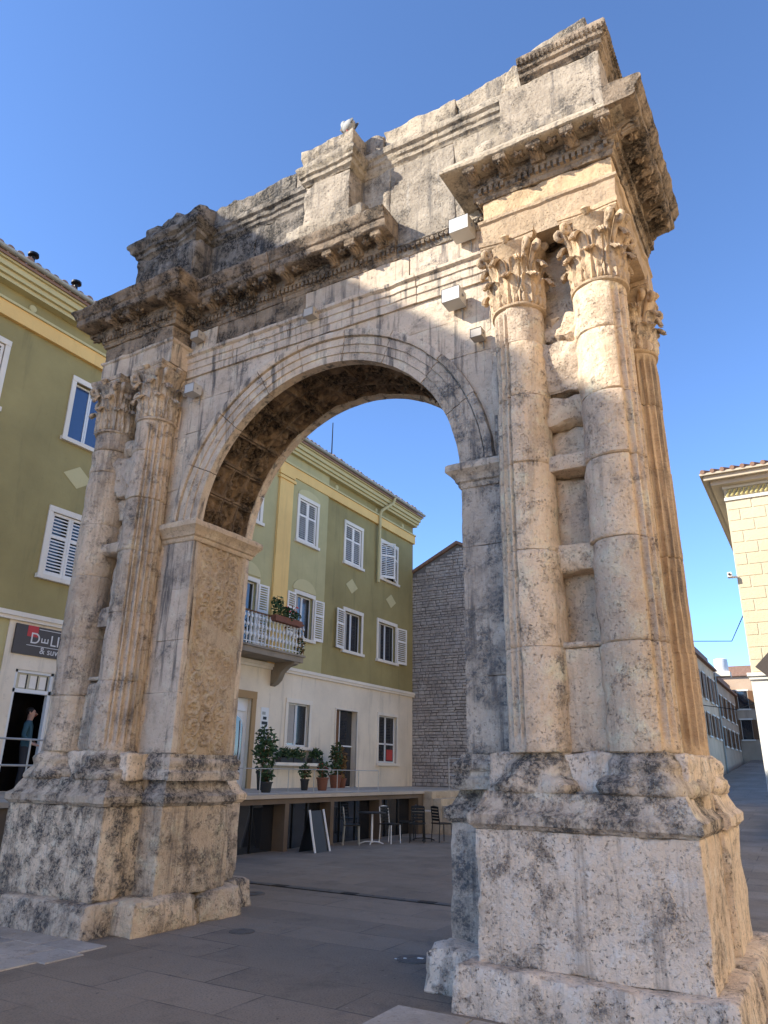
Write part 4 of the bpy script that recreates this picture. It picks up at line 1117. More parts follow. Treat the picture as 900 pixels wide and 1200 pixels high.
# windows, upper row and middle row
for i, h in enumerate(upper):
    d = .07 if 9.3 < h[0] < 15 else 0
    mode = {1: 'sash', 6: 'ajar'}.get(i, 'closed')
    w = window(G, house, *h, mode, d=d, pane_m=M['skyglass'] if i == 1 else None)
for i, h in enumerate(midw):
    d = .07 if 9.3 < h[0] < 15 else 0
    w = window(G, house, *h, 'open' if i > 2 else 'closed', d=d, leaves={3: 2, 5: 1, 6: 2}.get(i, 3), sill=i != 3)
    if i >= 4:
        G.bx('curtain', M['curtain'], w, h[0] + .08, h[0] + .08 + (h[1] - h[0]) * .22, h[2] + .05, h[3] - .05, d - .116, d - .108)
# pale lunettes above the windows of the pale bay, pale panels and lozenges
def lunette(u0, u1, z, d, hh=.42):
    pts = [(u0, z)] + [(u0 + (u1 - u0) * (1 - math.cos(math.pi * i / 14)) / 2, z + hh * math.sin(math.pi * i / 14)) for i in range(1, 14)] + [(u1, z)]
    G.prism(MB(), pts[::-1][::-1], d + .002, d + .03).build('lunette', M['palecream'], house)
lunette(13.1, 14.45, 7.56, .07); lunette(10.2, 11.4, 7.5, .07); lunette(13.1, 14.45, 10.99, .07, .28)
for u, z in ((16.9, 8.45), (19.95, 8.48), (4.38, 8.42), (7.5, 8.42), (1.4, 8.42)):
    G.prism(MB(), [(u - .42, z), (u, z - .29), (u + .42, z), (u, z + .29)], .001, .012).build('lozenge', M['palecream'], house)
# ground-floor openings
for i, h in enumerate(gh):
    a, b, c, e = h
    if i == 1:
        w = window(G, house, *h, 'sash', d=.01, sur=.13); G.bx('curtain', M['curtain'], w, a + .12, a + .5, c + .1, e - .05, -.105, -.098)
    if i == 3:
        w = window(G, house, *h, 'sash', d=.01, sur=.10); G.bx('curtain', M['curtain'], w, a + .1, a + .25, c + .6, e - .05, -.105, -.098)
        G.bx('glazing_bar', M['whitepaint'], w, a, b, 2.72, 2.78, -.13, -.09)
        G.bx('window_display', M['flower'], w, a + .85, b - .1, c + .1, c + .5, -.105, -.095)
    if i == 2:
        mb = MB(); G.box(mb, a - .04, a, c, e, -.01, .05); G.box(mb, b, b + .04, c, e, -.01, .05); G.box(mb, a - .04, b + .04, e, e + .05, -.01, .05)
        w = mb.build('doorway', M['surround'], house)
        G.bx('door_leaf', M['woodbrown'], w, a + .02, a + .42, c, e - .02, -.16, -.11); G.bx('pane', M['glass'], w, a + .46, b - .02, c + .05, e - .02, -.2, -.19)
        G.bx('glazing_bar', M['whitepaint'], w, a + .43, a + .50, c, e, -.19, -.13); G.bx('glazing_bar', M['whitepaint'], w, a + .5, b - .02, 2.55, 2.6, -.19, -.15)
    if i == 4:
        mb = MB(); G.box(mb, a - .16, a, c, e, 0, .07); G.box(mb, b, b + .18, c, e, 0, .07); G.box(mb, a - .16, b + .18, e, e + .22, 0, .08)
        w = mb.build('doorway', plaster('ochre_door_frame', (.42, .27, .13), .1, .3), house)
        G.bx('door_leaf', M['whitepaint'], w, a, b, c, e, -.2, -.12)
        pts = [(a + .18, 1.7), (b - .18, 1.7), (b - .18, 2.9)] + [(a + .18 + (b - a - .36) * (1 + math.cos(math.pi * k / 10)) / 2, 2.9 + .33 * math.sin(math.pi * k / 10)) for k in range(1, 10)] + [(a + .18, 2.9)]
        G.prism(MB(), pts, -.119, -.1).build('pane', M['glass'], w)
        G.prism(MB(), [(a + .1, 3.38), (b - .1, 3.38), (b - .1, 3.46), ((a + b) / 2, 3.66), (a + .1, 3.46)], -.119, -.06).build('pediment', M['whitepaint'], w)
        for k in range(3): MB().tube([G.p(a + .3 + k * .22, 1.75, -.085), G.p(a + .36 + k * .2, 2.4, -.085), G.p(a + .3 + k * .22, 3.1, -.085)], .014, 5).build('grille_bar', M['whitepaint'], w)
# notices on the wall beside the door
nt_ = G.bx('notice_strip', M['whitepaint'], house, 11.98, 12.36, 2.15, 3.55, .012, .018)
for k in range(9):
    z = 3.42 - k * .145; G.bx('notice_mark', M['black'] if k % 3 else M['zinc'], nt_, 12.04 + .05 * (k % 2), 12.2 + .06 * (k % 3), z - .09, z, .018, .022)
# shop doorway at the near end: frame, transom, dark inside
a, b, c, e = gh[0]
mb = MB(); G.box(mb, a, a + .07, c, e, -.1, .0); G.box(mb, b - .07, b, c, e, -.1, .0); G.box(mb, a, b, 3.22, 3.30, -.1, .0); G.box(mb, a, b, 3.64, e, -.1, .0)
sd = mb.build('shop_doorway', M['whitepaint'], house)
G.bx('transom_pane', simple('transom_glass', (.46, .43, .33), .2, 0, .3, .6, 5), sd, a + .07, b - .07, 3.30, 3.64, -.06, -.05)  # pale tone of the reflection is painted into the glass
for u in (.16, .42, .66): 
    mbx = MB(); G.box(mbx, a + u, a + u + .16, 3.33, 3.60, -.05, -.045); mbx.build('transom_reflection', M['shutter'], sd)  # reflections of lit shutters, built as pale panels on the pane
    G.bx('transom_bar', M['black'], sd, a + u + .17, a + u + .195, 3.31, 3.62, -.05, -.04)
G.bx('shop_interior', M['dark'], sd, a - .3, b + .3, c, e, -.56, -.54)
# sign above it
sg = empty('shop_sign', (-9.96, 4.3, 4.3), 'dark brown shop sign with red corner reading DELII above the shop doorway', 'sign')
G.bx('board', M['signboard'], sg, 3.46, 5.15, 4.02, 4.66, .035, .075)
G.bx('red_patch', M['red'], sg, 3.74, 4.0, 4.42, 4.66, .076, .079)
M['lettering'] = simple('sign_lettering', (.70, .66, .62), .6, 0, .03)
def text(body, u, z, size, parent, rot=0, d=.082, m='lettering', sx=1.0, face=G):
    cu = bpy.data.curves.new('lettering', 'FONT'); cu.body = body; cu.size = size; cu.extrude = .002
    o = bpy.data.objects.new('lettering', cu); COL.objects.link(o)
    dg = bpy.context.evaluated_depsgraph_get(); me = bpy.data.meshes.new_from_object(o.evaluated_get(dg)); bpy.data.objects.remove(o)
    me.name = 'lettering'; me.materials.clear(); me.materials.append(M[m])
    o = bpy.data.objects.new('lettering', me); COL.objects.link(o); put(o, parent)
    B = Matrix(((face.U.x, 0, face.N.x, 0), (face.U.y, 0, face.N.y, 0), (0, 1, 0, 0), (0, 0, 0, 1)))
    o.matrix_basis = Matrix.Translation(face.p(u, z, d)) @ B @ Matrix.Rotation(rot, 4, 'Z') @ Matrix.Diagonal((sx, 1, 1, 1))
    return o
text('D', 3.82, 4.28, .34, sg); text('E', 4.28, 4.30, .26, sg, rot=math.pi / 2); text('LII', 4.32, 4.28, .34, sg)
text('& suve', 4.10, 4.08, .21, sg)
mb = MB(); G.box(mb, 3.76, 5.05, 4.225, 4.237, .075, .08); G.box(mb, 4.02, 5.05, 4.60, 4.612, .075, .08); mb.build('sign_line', M['lettering'], sg)

# balcony with white iron railing
bal = G.bx('balcony', M['balcony'], house, 9.6, 12.75, 4.93, 5.10, .0, .95)
G.bx('balcony_edge', M['balcony'], bal, 9.55, 12.8, 5.10, 5.16, .0, 1.0)
for u in (9.75, 12.45):
    pts = [(0.02, 4.93), (.92, 4.93), (.90, 4.86), (.62, 4.80), (.40, 4.62), (.30, 4.40), (.16, 4.28), (.02, 4.22)]
    V = [G.p(u - .12, z, d) for d, z in pts] + [G.p(u + .12, z, d) for d, z in pts]; n = len(pts)
    mesh('balcony_bracket', np.array(V), [list(range(n)), list(range(n, 2 * n))[::-1]] + [[n + i, n + (i + 1) % n, (i + 1) % n, i] for i in range(n)], M['balcony'], bal, 50)
mb = MB(); mb.tube([G.p(9.65, 6.12, .05), G.p(9.65, 6.12, .93), G.p(12.7, 6.12, .93), G.p(12.7, 6.12, .05)], .03, 6); mb.build('railing_top', M['woodbrown'], bal)
MB().tube([G.p(9.65, 5.24, .05), G.p(9.65, 5.24, .93), G.p(12.7, 5.24, .93), G.p(12.7, 5.24, .05)], .018, 5).build('railing_rail', M['whitepaint'], bal)
for k in range(19):
    u = 9.65 + k * (12.7 - 9.65) / 18; mb = MB()
    P = G.p(u, 0, .93)
    lathe('baluster', M['whitepaint'], bal, [(.018, 5.16), (.02, 5.38), (.05, 5.42), (.055, 5.47), (.022, 5.52), (.02, 5.66), (.05, 5.70), (.055, 5.74), (.02, 5.80), (.018, 5.92), (.045, 5.95), (.05, 5.99), (.02, 6.04), (.018, 6.11)], 7, (P[0], P[1], 0))
for k in range(9):
    u = 9.83 + k * .34; mb = MB(); mb.tube([G.p(u - .08, 5.5, .93), G.p(u, 5.62, .93), G.p(u + .08, 5.5, .93), G.p(u, 5.36, .93), G.p(u - .08, 5.5, .93)], .013, 4); mb.build('railing_scroll', M['whitepaint'], bal)

def leaves(name, m, parent, c, rad, n, size, seed, droop=0):
    rnd = random.Random(seed); V, F = [], []
    for i in range(n):
        d = Vector((rnd.gauss(0, 1), rnd.gauss(0, 1), rnd.gauss(0, 1))); d.normalize(); r = rnd.random() ** .4
        p = Vector((c[0] + d.x * rad[0] * r, c[1] + d.y * rad[1] * r, c[2] + d.z * rad[2] * r - droop * r * r))
        a = Vector((rnd.gauss(0, 1), rnd.gauss(0, 1), rnd.gauss(0, .7))).normalized(); b_ = a.orthogonal().normalized(); s_ = size * rnd.uniform(.6, 1.3)
        b_ = (b_ * math.cos(i) + a.cross(b_) * math.sin(i)); k = len(V)
        n_ = a.cross(b_) * s_ * .15
        V += [p - a * s_, p - b_ * s_ * .45 + n_, p + a * s_, p + b_ * s_ * .45 + n_]; F += [[k, k + 1, k + 2], [k, k + 2, k + 3]]
    return mesh(name, np.array([tuple(v) for v in V]), F, m, parent, 180)
def potted(loc, label, r=.16, h=.28, rad=(.28, .28, .32), n=150, size=.075, m='leaf', pot='pot', extra=None, stem=True, group=None):
    x, y, z = loc; t = empty('potted_plant', loc, label, 'plant', group)
    lathe('pot', M[pot], t, [(r * .7, 0), (r * .78, .02), (r, h * .85), (r * 1.12, h * .87), (r * 1.12, h), (r * .95, h), (r * .9, h * .9), (.01, h * .9)], 14, loc)
    if stem:
        mb = MB()
        for k in range(5):
            a = k * 1.3; mb.tube([(x, y, z + h * .85), (x + .4 * rad[0] * math.cos(a), y + .4 * rad[1] * math.sin(a), z + h + rad[2] * .8), (x + .75 * rad[0] * math.cos(a + .4), y + .75 * rad[1] * math.sin(a + .4), z + h + rad[2] * 1.5)], [.014, .01, .005], 5)
        mb.build('stem', M['woodbrown'], t)
    leaves('foliage', M[m], t, (x, y, z + h + rad[2] * .85), rad, n, size, int(x * 71 + y * 31))
    if extra: leaves('blossom', M[extra], t, (x, y, z + h + rad[2]), tuple(q * .95 for q in rad), n // 6, size * .6, 5)
    return t
t = empty('flower_box', (-9.07, 11.7, 6.05), 'clay flower box with red geraniums hung on the balcony railing', 'flower box')
mb = MB(); G.box(mb, 11.0, 12.35, 5.98, 6.16, .95, 1.15); mb.build('box', M['pot'], t)
leaves('foliage', M['leaf'], t, (-8.97, 11.65, 6.36), (.22, .75, .24), 330, .07, 3, .1); leaves('foliage', M['leaf'], t, (-8.95, 11.15, 6.55), (.16, .22, .22), 120, .07, 6); leaves('blossom', M['flower'], t, (-8.95, 11.8, 6.42), (.2, .6, .2), 26, .05, 4)
t = empty('hanging_plant', (-9.05, 12.55, 5.3), 'green trailing plant climbing the end of the balcony railing', 'plant')
leaves('foliage', M['leafdry'], t, (-9.1, 12.6, 5.55), (.12, .28, .5), 160, .06, 8); leaves('foliage', M['leaf'], t, (-9.1, 12.55, 5.45), (.12, .25, .45), 90, .06, 9)

# ------------------------------------------------------------------ terrace
TX = -6.0
terr = empty('terrace', (-8, 8, 0)); terr['kind'] = 'structure'
T = Face((TX, 0, 0), (0, 1, 0), (1, 0, 0))
holes = [(5.9, 8.25, -.02, 1.0), (8.4, 10.1, -.02, 1.0), (10.25, 12.5, -.02, 1.0), (12.62, 14.8, -.02, 1.0)]
T.wall('retaining_wall', M['terrace'], terr, -4, 17.4, -.05, TZ - .08, holes, depth=.35)
mb = MB(); mb.box((-10.4, -4, TZ - .08), (TX + .06, 17.4, TZ)); mb.build('terrace_floor', M['terrfloor'], terr)
mb = MB(); mb.box((-10.4, 17.4, -.05), (TX, 22.6, TZ - .01)); mb.build('terrace_floor', M['terrfloor'], terr)
T.bx('cellar_back', M['dark'], terr, 5.6, 15.0, -.02, 1.08, -.95, -.9)
for i, h in enumerate(holes):
    T.bx('cellar_pane', M['glass'], terr, h[0], h[1], 0, h[3], -.34, -.33)
    w_ = h[1] - h[0]
    for k in range(1, 3):
        T.bx('glazing_bar', M['black'], terr, h[0] + w_ * k / 3 - .015, h[0] + w_ * k / 3 + .015, 0, h[3], -.33, -.30)
for i in range(6):
    x0 = TX + .30 * i + .005
    mb = MB(); mb.box((x0, 15.1, -.02), (x0 + .30 if i else x0 + .30, 17.1, TZ - .2 * (i + 1) + .19)); 
    if TZ - .2 * (i + 1) + .19 > .05: stone_block('step', M['stepstone'], terr, (x0, 15.1 + .02 * i, -.04), (x0 + .31, 17.1 - .03 * i, TZ - .2 * (i + 1) + .185), s=.15, r=.015, amp=.003)
# iron railings on the terrace
def railing(y0, y1, x, z, label, n, mid=(.5,), h=1.02, rad=.022):
    t = empty('railing', (x, (y0 + y1) / 2, z), label, 'railing')
    for zz_ in (h,) + tuple(q * h for q in mid): MB().tube([(x, y0, z + zz_), (x, y1, z + zz_)], rad, 6).build('rail', M['railing'], t)
    for k in range(n):
        y = y0 + (y1 - y0) * k / (n - 1); MB().tube([(x, y, z), (x, y, z + h)], rad * .9, 6).build('post', M['railing'], t)
railing(-2.5, 5.2, -8.8, TZ, 'pale grey tube railing in front of the shop doorway', 10, (.52,))
railing(6.4, 12.6, TX - .12, TZ, 'thin tube railing along the edge of the cafe terrace', 7, (.04,), h=.55, rad=.011)
railing(17.6, 18.5, TX - .3, TZ, 'two-post handrail on the terrace by the rubble wall', 2, (.45,), h=1.0)

# plants on the terrace
potted((-8.6, 10.6, TZ), 'tall dark leafy plant standing by the arched house door', .2, .5, (.36, .36, .66), 420, .085, pot='darkpot')
potted((-7.2, 9.0, TZ), 'low bushy plant in a dark pot between railing posts', .15, .25, (.2, .2, .2), 170, .06, pot='darkpot')
potted((-8.0, 11.7, TZ), 'small spiky plant in a dark conical pot under the curtained window', .12, .3, (.17, .17, .24), 120, .065, pot='darkpot')
potted((-9.3, 15.2, TZ), 'tall potted bush with drying orange leaves beside the brown door', .2, .4, (.24, .24, .58), 300, .075, extra='leafdry')
potted((-9.35, 15.65, TZ), 'reddish potted shrub right against the brown door leaf', .16, .3, (.18, .18, .55), 200, .07, m='leafdry')
potted((-7.6, 12.0, TZ), 'flowering plant with red blossoms behind the terrace railing', .16, .35, (.19, .19, .24), 150, .06, extra='flower')
for k, (yy, lab) in enumerate(((12.9, 'dark window-box plant on the ledge left under the curtained window'), (13.55, 'round dark window-box plant in the middle of the ledge'), (14.55, 'arching window-box plant at the ledge end near the brown door'))):
    t = empty('window_plant', (-9.7, yy, 2.05), lab, 'plant')
    mb = MB(); G.box(mb, yy - .3, yy + .3, 1.95, 2.1, .2, .42); mb.build('trough', M['darkpot'], t)
    leaves('foliage', M['leaf'], t, (-9.68, yy, 2.2), (.2, .36, .22), 200, .07, 20 + k)
G.bx('ledge', M['surround'], house, 12.3, 15.1, 1.86, 1.95, .0, .48)

# ------------------------------------------------------------------ cafe furniture below the terrace
def chair(loc, rz, label, m='black', seatm='black'):
    t = empty('cafe_chair', loc, label, 'chair', 'cafe chairs below the terrace'); t.rotation_euler.z = rz
    L = []
    for sx in (-1, 1):
        L.append(MB().tube([(sx * .19, -.19, 0), (sx * .18, -.18, .45)], .014, 6).build('leg', M[m], None))
        L.append(MB().tube([(sx * .19, .21, 0), (sx * .18, .18, .45), (sx * .17, .23, .86)], .014, 6).build('leg', M[m], None))
    L.append(mesh('seat', *boxlattice(np.linspace(-.21, .21, 5), np.linspace(-.2, .2, 5), np.array([.44, .455, .47])), M[seatm], None))
    mb = MB()
    for k in range(5): mb.box((-.17, .19 + .02 * k / 4, .52 + k * .075), (.17, .205 + .02 * k / 4, .575 + k * .075))
    L.append(mb.build('backrest', M[seatm], None))
    L.append(MB().tube([(-.17, .23, .86), (0, .245, .885), (.17, .23, .86)], .014, 6).build('back_rail', M[m], None))
    for o in L: o.parent = t
    return t
def table(loc, label, m='black', topm='terrfloor', r=.34):
    t = empty('cafe_table', loc, label, 'table', 'cafe tables below the terrace')
    for o in (lathe('table_top', M[topm], None, [(.05, .72), (r, .72), (r + .01, .735), (r, .75), (.02, .752)], 24), MB().tube([(0, 0, .03), (0, 0, .72)], .028, 8).build('stem', M[m], None)):
        o.parent = t
    for k in range(4):
        a = k * math.pi / 2 + .4; o = MB().tube([(0, 0, .06), (.18 * math.cos(a), .18 * math.sin(a), .05), (.3 * math.cos(a), .3 * math.sin(a), .012)], .016, 6).build('foot', M[m], None); o.parent = t
chair((-4.75, 12.35, 0), .4, 'black cafe chair beside the steps'); chair((-5.35, 12.9, 0), -1.2, 'black cafe chair turned toward the pale cafe table')
chair((-5.75, 10.7, 0), 2.2, 'grey metal cafe chair near the cellar opening', 'zinc', 'black'); chair((-5.2, 11.7, 0), 1.4, 'white-framed cafe chair with a black seat beside the white-legged table', 'whitepaint', 'black')
chair((-4.3, 12.9, 0), 2.6, 'black cafe chair with its back to the stone steps')
table((-5.45, 11.2, 0), 'white-legged round cafe table beside the white-framed chair', 'whitepaint', 'darkpot'); table((-4.9, 13.0, 0), 'round cafe table with a black pedestal near the steps')
def board(y0, lab, lean=.18):
    t = empty('menu_board', (-5.5, y0, 0), lab, 'sign', 'menu boards by the cellar windows')
    for sgn in (1, -1):
        x0 = -5.5 + sgn * .22
        V = [(x0, y0 - .28, 0), (x0, y0 + .28, 0), (-5.5 + sgn * .01, y0 + .26, .86), (-5.5 + sgn * .01, y0 - .26, .86)]
        V += [(x - .02 * sgn, y, z) for x, y, z in V]
        mesh('panel', np.array(V), [[0, 1, 2, 3], [7, 6, 5, 4], [0, 4, 5, 1], [1, 5, 6, 2], [2, 6, 7, 3], [3, 7, 4, 0]], M['black'], t)
    mb = MB()
    for yy in (-.29, .29): mb.tube([(-5.5 + .235, y0 + yy, 0), (-5.5 + .12, y0 + yy * .98, .45), (-5.5 + .02, y0 + yy * .93, .88)], .026, 6)
    mb.build('frame', M['whitepaint'], t)
board(8.75, 'black folding menu board with white edges before the terrace wall')

# seagull on the centre of the attic
gull = empty('seagull', (.46, .33, 10.08), 'grey and white seagull standing on the central block of the attic', 'bird')
gx, gy, gz = .46, .33, 10.085
M['gullwhite'] = simple('gull_white', (.36, .36, .35), .8, 0, .05); M['gullgrey'] = simple('gull_grey', (.12, .125, .135), .8, 0, .1)
def ell(name, c, r, m, parent, rot=(0, 0, 0), taper=0):
    u = np.linspace(0, np.pi, 9); v = np.linspace(0, 2 * np.pi, 12, endpoint=False)
    V = np.array([(math.cos(a), math.sin(a) * math.cos(b), math.sin(a) * math.sin(b)) for a in u for b in v]); V[:, 1:] *= (1 - taper * V[:, :1])
    V *= np.array(r); RM = np.array((Matrix.Rotation(rot[2], 3, 'Z') @ Matrix.Rotation(rot[1], 3, 'Y'))); V = V @ RM.T + np.array(c)
    F = [[i * 12 + j, i * 12 + (j + 1) % 12, (i + 1) * 12 + (j + 1) % 12, (i + 1) * 12 + j] for i in range(8) for j in range(12)]
    return mesh(name, V, F, m, parent, 180)
ell('body', (gx, gy, gz + .19), (.17, .075, .08), M['gullwhite'], gull, (0, -.45, 2.6), .25)
ell('wing', (gx + .035, gy - .055, gz + .18), (.17, .02, .055), M['gullgrey'], gull, (0, -.35, 2.6), -.3); ell('wing', (gx + .06, gy + .05, gz + .18), (.17, .02, .055), M['gullgrey'], gull, (0, -.35, 2.6), -.3)
MB().tube([(gx - .10, gy + .06, gz + .24), (gx - .125, gy + .075, gz + .33), (gx - .13, gy + .08, gz + .38)], [.06, .045, .04], 8).build('neck', M['gullwhite'], gull, 180)
ell('head', (gx - .14, gy + .085, gz + .385), (.055, .045, .045), M['gullwhite'], gull, (0, 0, 2.6))
MB().tube([(gx - .18, gy + .11, gz + .38), (gx - .235, gy + .14, gz + .365)], [.016, .004], 6).build('beak', simple('gull_beak', (.6, .35, .05), .6), gull)
for q in (-.03, .03): MB().tube([(gx, gy + q, gz + .13), (gx + .01, gy + q, gz + .02), (gx - .03, gy + q, gz)], [.009, .008, .006], 5).build('leg', M['flower'], gull)

# ------------------------------------------------------------------ person in the shop doorway
def person(loc, rz):
    x, y, z = loc
    J = {'pel': (0, 0, .93), 'sp': (0, -.01, 1.13), 'ch': (0, 0, 1.33), 'nk': (0, .0, 1.47), 'hd0': (0, -.02, 1.55), 'hd': (0, -.03, 1.63), 'ht': (0, -.02, 1.72)}
    rad = {'pel': (.15, .12), 'sp': (.14, .11), 'ch': (.17, .12), 'nk': (.06, .06), 'hd0': (.068, .075), 'hd': (.08, .095), 'ht': (.05, .06)}
    E = [('pel', 'sp'), ('sp', 'ch'), ('ch', 'nk'), ('nk', 'hd0'), ('hd0', 'hd'), ('hd', 'ht')]
    for s_, n_ in ((-1, 'l'), (1, 'r')):
        for k, p, r in (('sh', (.19 * s_, 0, 1.40), .065), ('el', (.23 * s_, .03, 1.13), .048), ('wr', (.20 * s_, -.16, .98), .033), ('ha', (.18 * s_, -.24, .96), .036), ('hp', (.09 * s_, 0, .88), .10), ('kn', (.10 * s_, -.02, .50), .062), ('an', (.10 * s_, .02, .09), .045), ('to', (.11 * s_, -.13, .035), .04)):
            J[k + n_] = p; rad[k + n_] = (r, r)
        E += [('ch', 'sh' + n_), ('sh' + n_, 'el' + n_), ('el' + n_, 'wr' + n_), ('wr' + n_, 'ha' + n_), ('pel', 'hp' + n_), ('hp' + n_, 'kn' + n_), ('kn' + n_, 'an' + n_), ('an' + n_, 'to' + n_)]
        for f in range(5):
            k = 'f%d%s' % (f, n_); dx = (-.03 + .018 * f) if f < 4 else -.05 * s_ * s_
            J[k] = (.18 * s_ + dx, -.31 - .012 * (1 - abs(f - 1.5)) if f < 4 else -.27, .93); rad[k] = (.011, .011); E.append(('ha' + n_, k))
    ks = list(J); me = bpy.data.meshes.new('body'); me.from_pydata([J[k] for k in ks], [(ks.index(a), ks.index(b)) for a, b in E], [])
    o = bpy.data.objects.new('body', me); COL.objects.link(o)
    o.modifiers.new('skin', 'SKIN'); ss = o.modifiers.new('sub', 'SUBSURF'); ss.levels = 2; ss.render_levels = 2
    for i, k in enumerate(ks): me.skin_vertices[0].data[i].radius = rad[k]; me.skin_vertices[0].data[i].use_root = (k == 'pel')
    dg = bpy.context.evaluated_depsgraph_get(); ev = bpy.data.meshes.new_from_object(o.evaluated_get(dg)); bpy.data.objects.remove(o)
    V = np.array([v.co for v in ev.vertices]); Fs = [list(p.vertices) for p in ev.polygons]; ev.materials.clear()
    t = empty('person', loc, 'person with short dark hair in a teal top standing inside the shop doorway', 'person')
    mats = [M['skin'], M['teal'], M['trouser'], M['hair']]
    rm = np.array(Matrix.Rotation(rz, 3, 'Z')); W = V @ rm.T + np.array(loc)
    b = mesh('body', W, Fs, mats, t, 180)
    for p, f in zip(b.data.polygons, Fs):
        c = V[f].mean(0); zz_ = c[2]
        p.material_index = 0 if zz_ > 1.47 or c[1] < -.12 and zz_ > .85 else (1 if zz_ > .93 else (2 if zz_ > .1 else 3))
    def q(p): v = rm @ np.array(p); return (x + v[0], y + v[1], z + v[2])
    ell('hair', q((0, .018, 1.675)), (.092, .088, .085), M['hair'], t)
    MB().tube([q((0, -.115, 1.63)), q((0, -.142, 1.60)), q((0, -.118, 1.59))], [.010, .015, .010], 6).build('nose', M['skin'], t, 180)
    for s_ in (-1, 1): ell('ear', q((.083 * s_, .0, 1.625)), (.012, .02, .03), M['skin'], t); ell('eye', q((.032 * s_, -.105, 1.645)), (.011, .009, .008), M['hair'], t)
    ell('mouth', q((0, -.108, 1.565)), (.022, .008, .006), M['flower'], t)
M['skin'] = simple('skin', (.42, .24, .17), .6); M['teal'] = simple('teal_cloth', (.035, .085, .11), .9); M['trouser'] = simple('dark_trousers', (.03, .03, .035), .9); M['hair'] = simple('dark_hair', (.012, .009, .008), .6)
person((-10.22, 4.36, TZ), math.pi * .75)

# ------------------------------------------------------------------ rubble-built gable beyond the green house
gb = empty('rubble_house', (-8.5, 22.2, 0), 'grey rubble stone gable wall standing beyond the green house', 'house')
GF = Face((-10.35, 21.93, 0), (1, 0, 0), (0, -1, 0))
def gtop(u): return 9.95 + (u * .49 if u < 2.55 else (2.55 * .49) - (u - 2.55) * .49)
pts = [(0, TZ - .05), (6.2, TZ - .05), (6.2, gtop(6.2)), (2.55, gtop(2.55)), (0, gtop(0))]
GF.prism(MB(), pts, -5.0, -.0).build('wall', M['mortar'], gb)
rnd = random.Random(5); mb = MB(); z = TZ
while z < 11.1:
    h = rnd.uniform(.09, .17); u = rnd.uniform(-.2, 0)
    while u < 6.15:
        w = rnd.uniform(.12, .36); a, b = max(0, u), min(6.18, u + w)
        if b - a > .05 and z + h < min(gtop(a), gtop(b)) - .02 and z + h * .5 < 11.1:
            g_ = .014; d = rnd.uniform(.012, .05); j = lambda: rnd.uniform(-.012, .012)
            q = [(a + g_ + j(), z + g_ + j()), (b - g_ + j(), z + g_ + j()), (b - g_ + j(), z + h - g_ + j()), (a + g_ + j(), z + h - g_ + j())]
            k = [((p[0] * .8 + (a + b) / 2 * .2), (p[1] * .8 + (z + h / 2) * .2)) for p in q]
            V = [GF.p(u_, z_, -.01) for u_, z_ in q] + [GF.p(u_, z_, d * .7) for u_, z_ in q] + [GF.p(u_, z_, d) for u_, z_ in k]
            F_ = [[8, 9, 10, 11]] + [[i, (i + 1) % 4, 4 + (i + 1) % 4, 4 + i] for i in range(4)] + [[4 + i, 4 + (i + 1) % 4, 8 + (i + 1) % 4, 8 + i] for i in range(4)]
            mb.add(V, F_)
        u += w
    z += h
mb.build('rubble_stones', M['rubble'], gb, 25, kind='stuff')
GF.prism(MB(), [(-.1, gtop(0) + .0), (2.55, gtop(2.55) + .03), (6.3, gtop(6.3)), (6.3, gtop(6.3) + .12), (2.55, gtop(2.55) + .16), (-.1, gtop(0) + .1)], -5.1, .12).build('roof_verge', M['tile'], gb)
S2 = Face((-10.35 + 6.2, 22.0, 0), (0, 1, 0), (1, 0, 0)); 

# ------------------------------------------------------------------ sunlit pale house on the right
ph = empty('pale_house', (7, 16, 0), 'sunlit pale yellow stone house with white ground floor and deep eaves', 'house')
PF = Face((3.60, 14.0, 0), (1, 0, 0), (0, -1, 0)); PS = Face((3.60, 14.0, 0), (0, -1, 0), (-1, 0, 0))
M['pale'] = plaster('pale_yellow_stone', (.60, .53, .385), .05, .1, .15, stain=(.45, .36, .22)); M['pale2'] = plaster('pale_yellow_block', (.59, .515, .365), .08, .1, .2, stain=(.45, .36, .22))
M['whitewash'] = plaster('whitewash', (.72, .70, .64), .04, .15)
PF.wall('wall', M['pale'], ph, 0, 9, 4.05, 9.25, [(1.9, 3.0, 5.2, 7.2), (5.0, 6.1, 5.2, 7.2)], back=8); PF.wall('ground_floor_wall', M['whitewash'], ph, -.03, 9, -.2, 4.0, [(1.6, 3.4, .3, 3.0), (5.0, 7.0, .3, 3.0)], d=.03, back=8)
MB().box((3.65, 14.3, 0), (12.5, 22, 9.2)).build('wall_core', M['whitewash'], ph)
mb = MB(); PF.box(mb, -.06, 9, 3.98, 4.06, -8, .08); PF.box(mb, -.10, 9, 4.06, 4.14, -8, .12); mb.build('string_course', M['whitewash'], ph)
rr_ = 0; z = 4.16
while z < 8.6:
    h = .30; u = .02 - (rr_ % 2) * .3
    while u < 3.2:
        a, b = max(.02, u), u + .58
        if b > .1 and not (b > 1.85 and a < 3.05 and z + h > 5.1 and z < 7.3):
            PF.bx('stone_block', M['pale2'], ph, a + .012, b - .012, z + .012, z + h - .012, .0, .012)
        u += .60
    z += h; rr_ += 1
mb = MB(); PF.box(mb, -.02, 9, 8.62, 8.70, -8, .05); PF.box(mb, -.03, 9, 8.95, 9.02, -8, .06); mb.build('frieze', M['whitewash'], ph)
for k in range(30):
    u = .05 + k * .115; MB().tube([PF.p(u, 8.74, .03), PF.p(u + .05, 8.83, .05), PF.p(u + .1, 8.92, .03)], .028, 5).build('frieze_ornament', plaster('ornament_yellow', (.58, .50, .22), .05, .1) if k == 0 else bpy.data.materials['ornament_yellow'], ph)
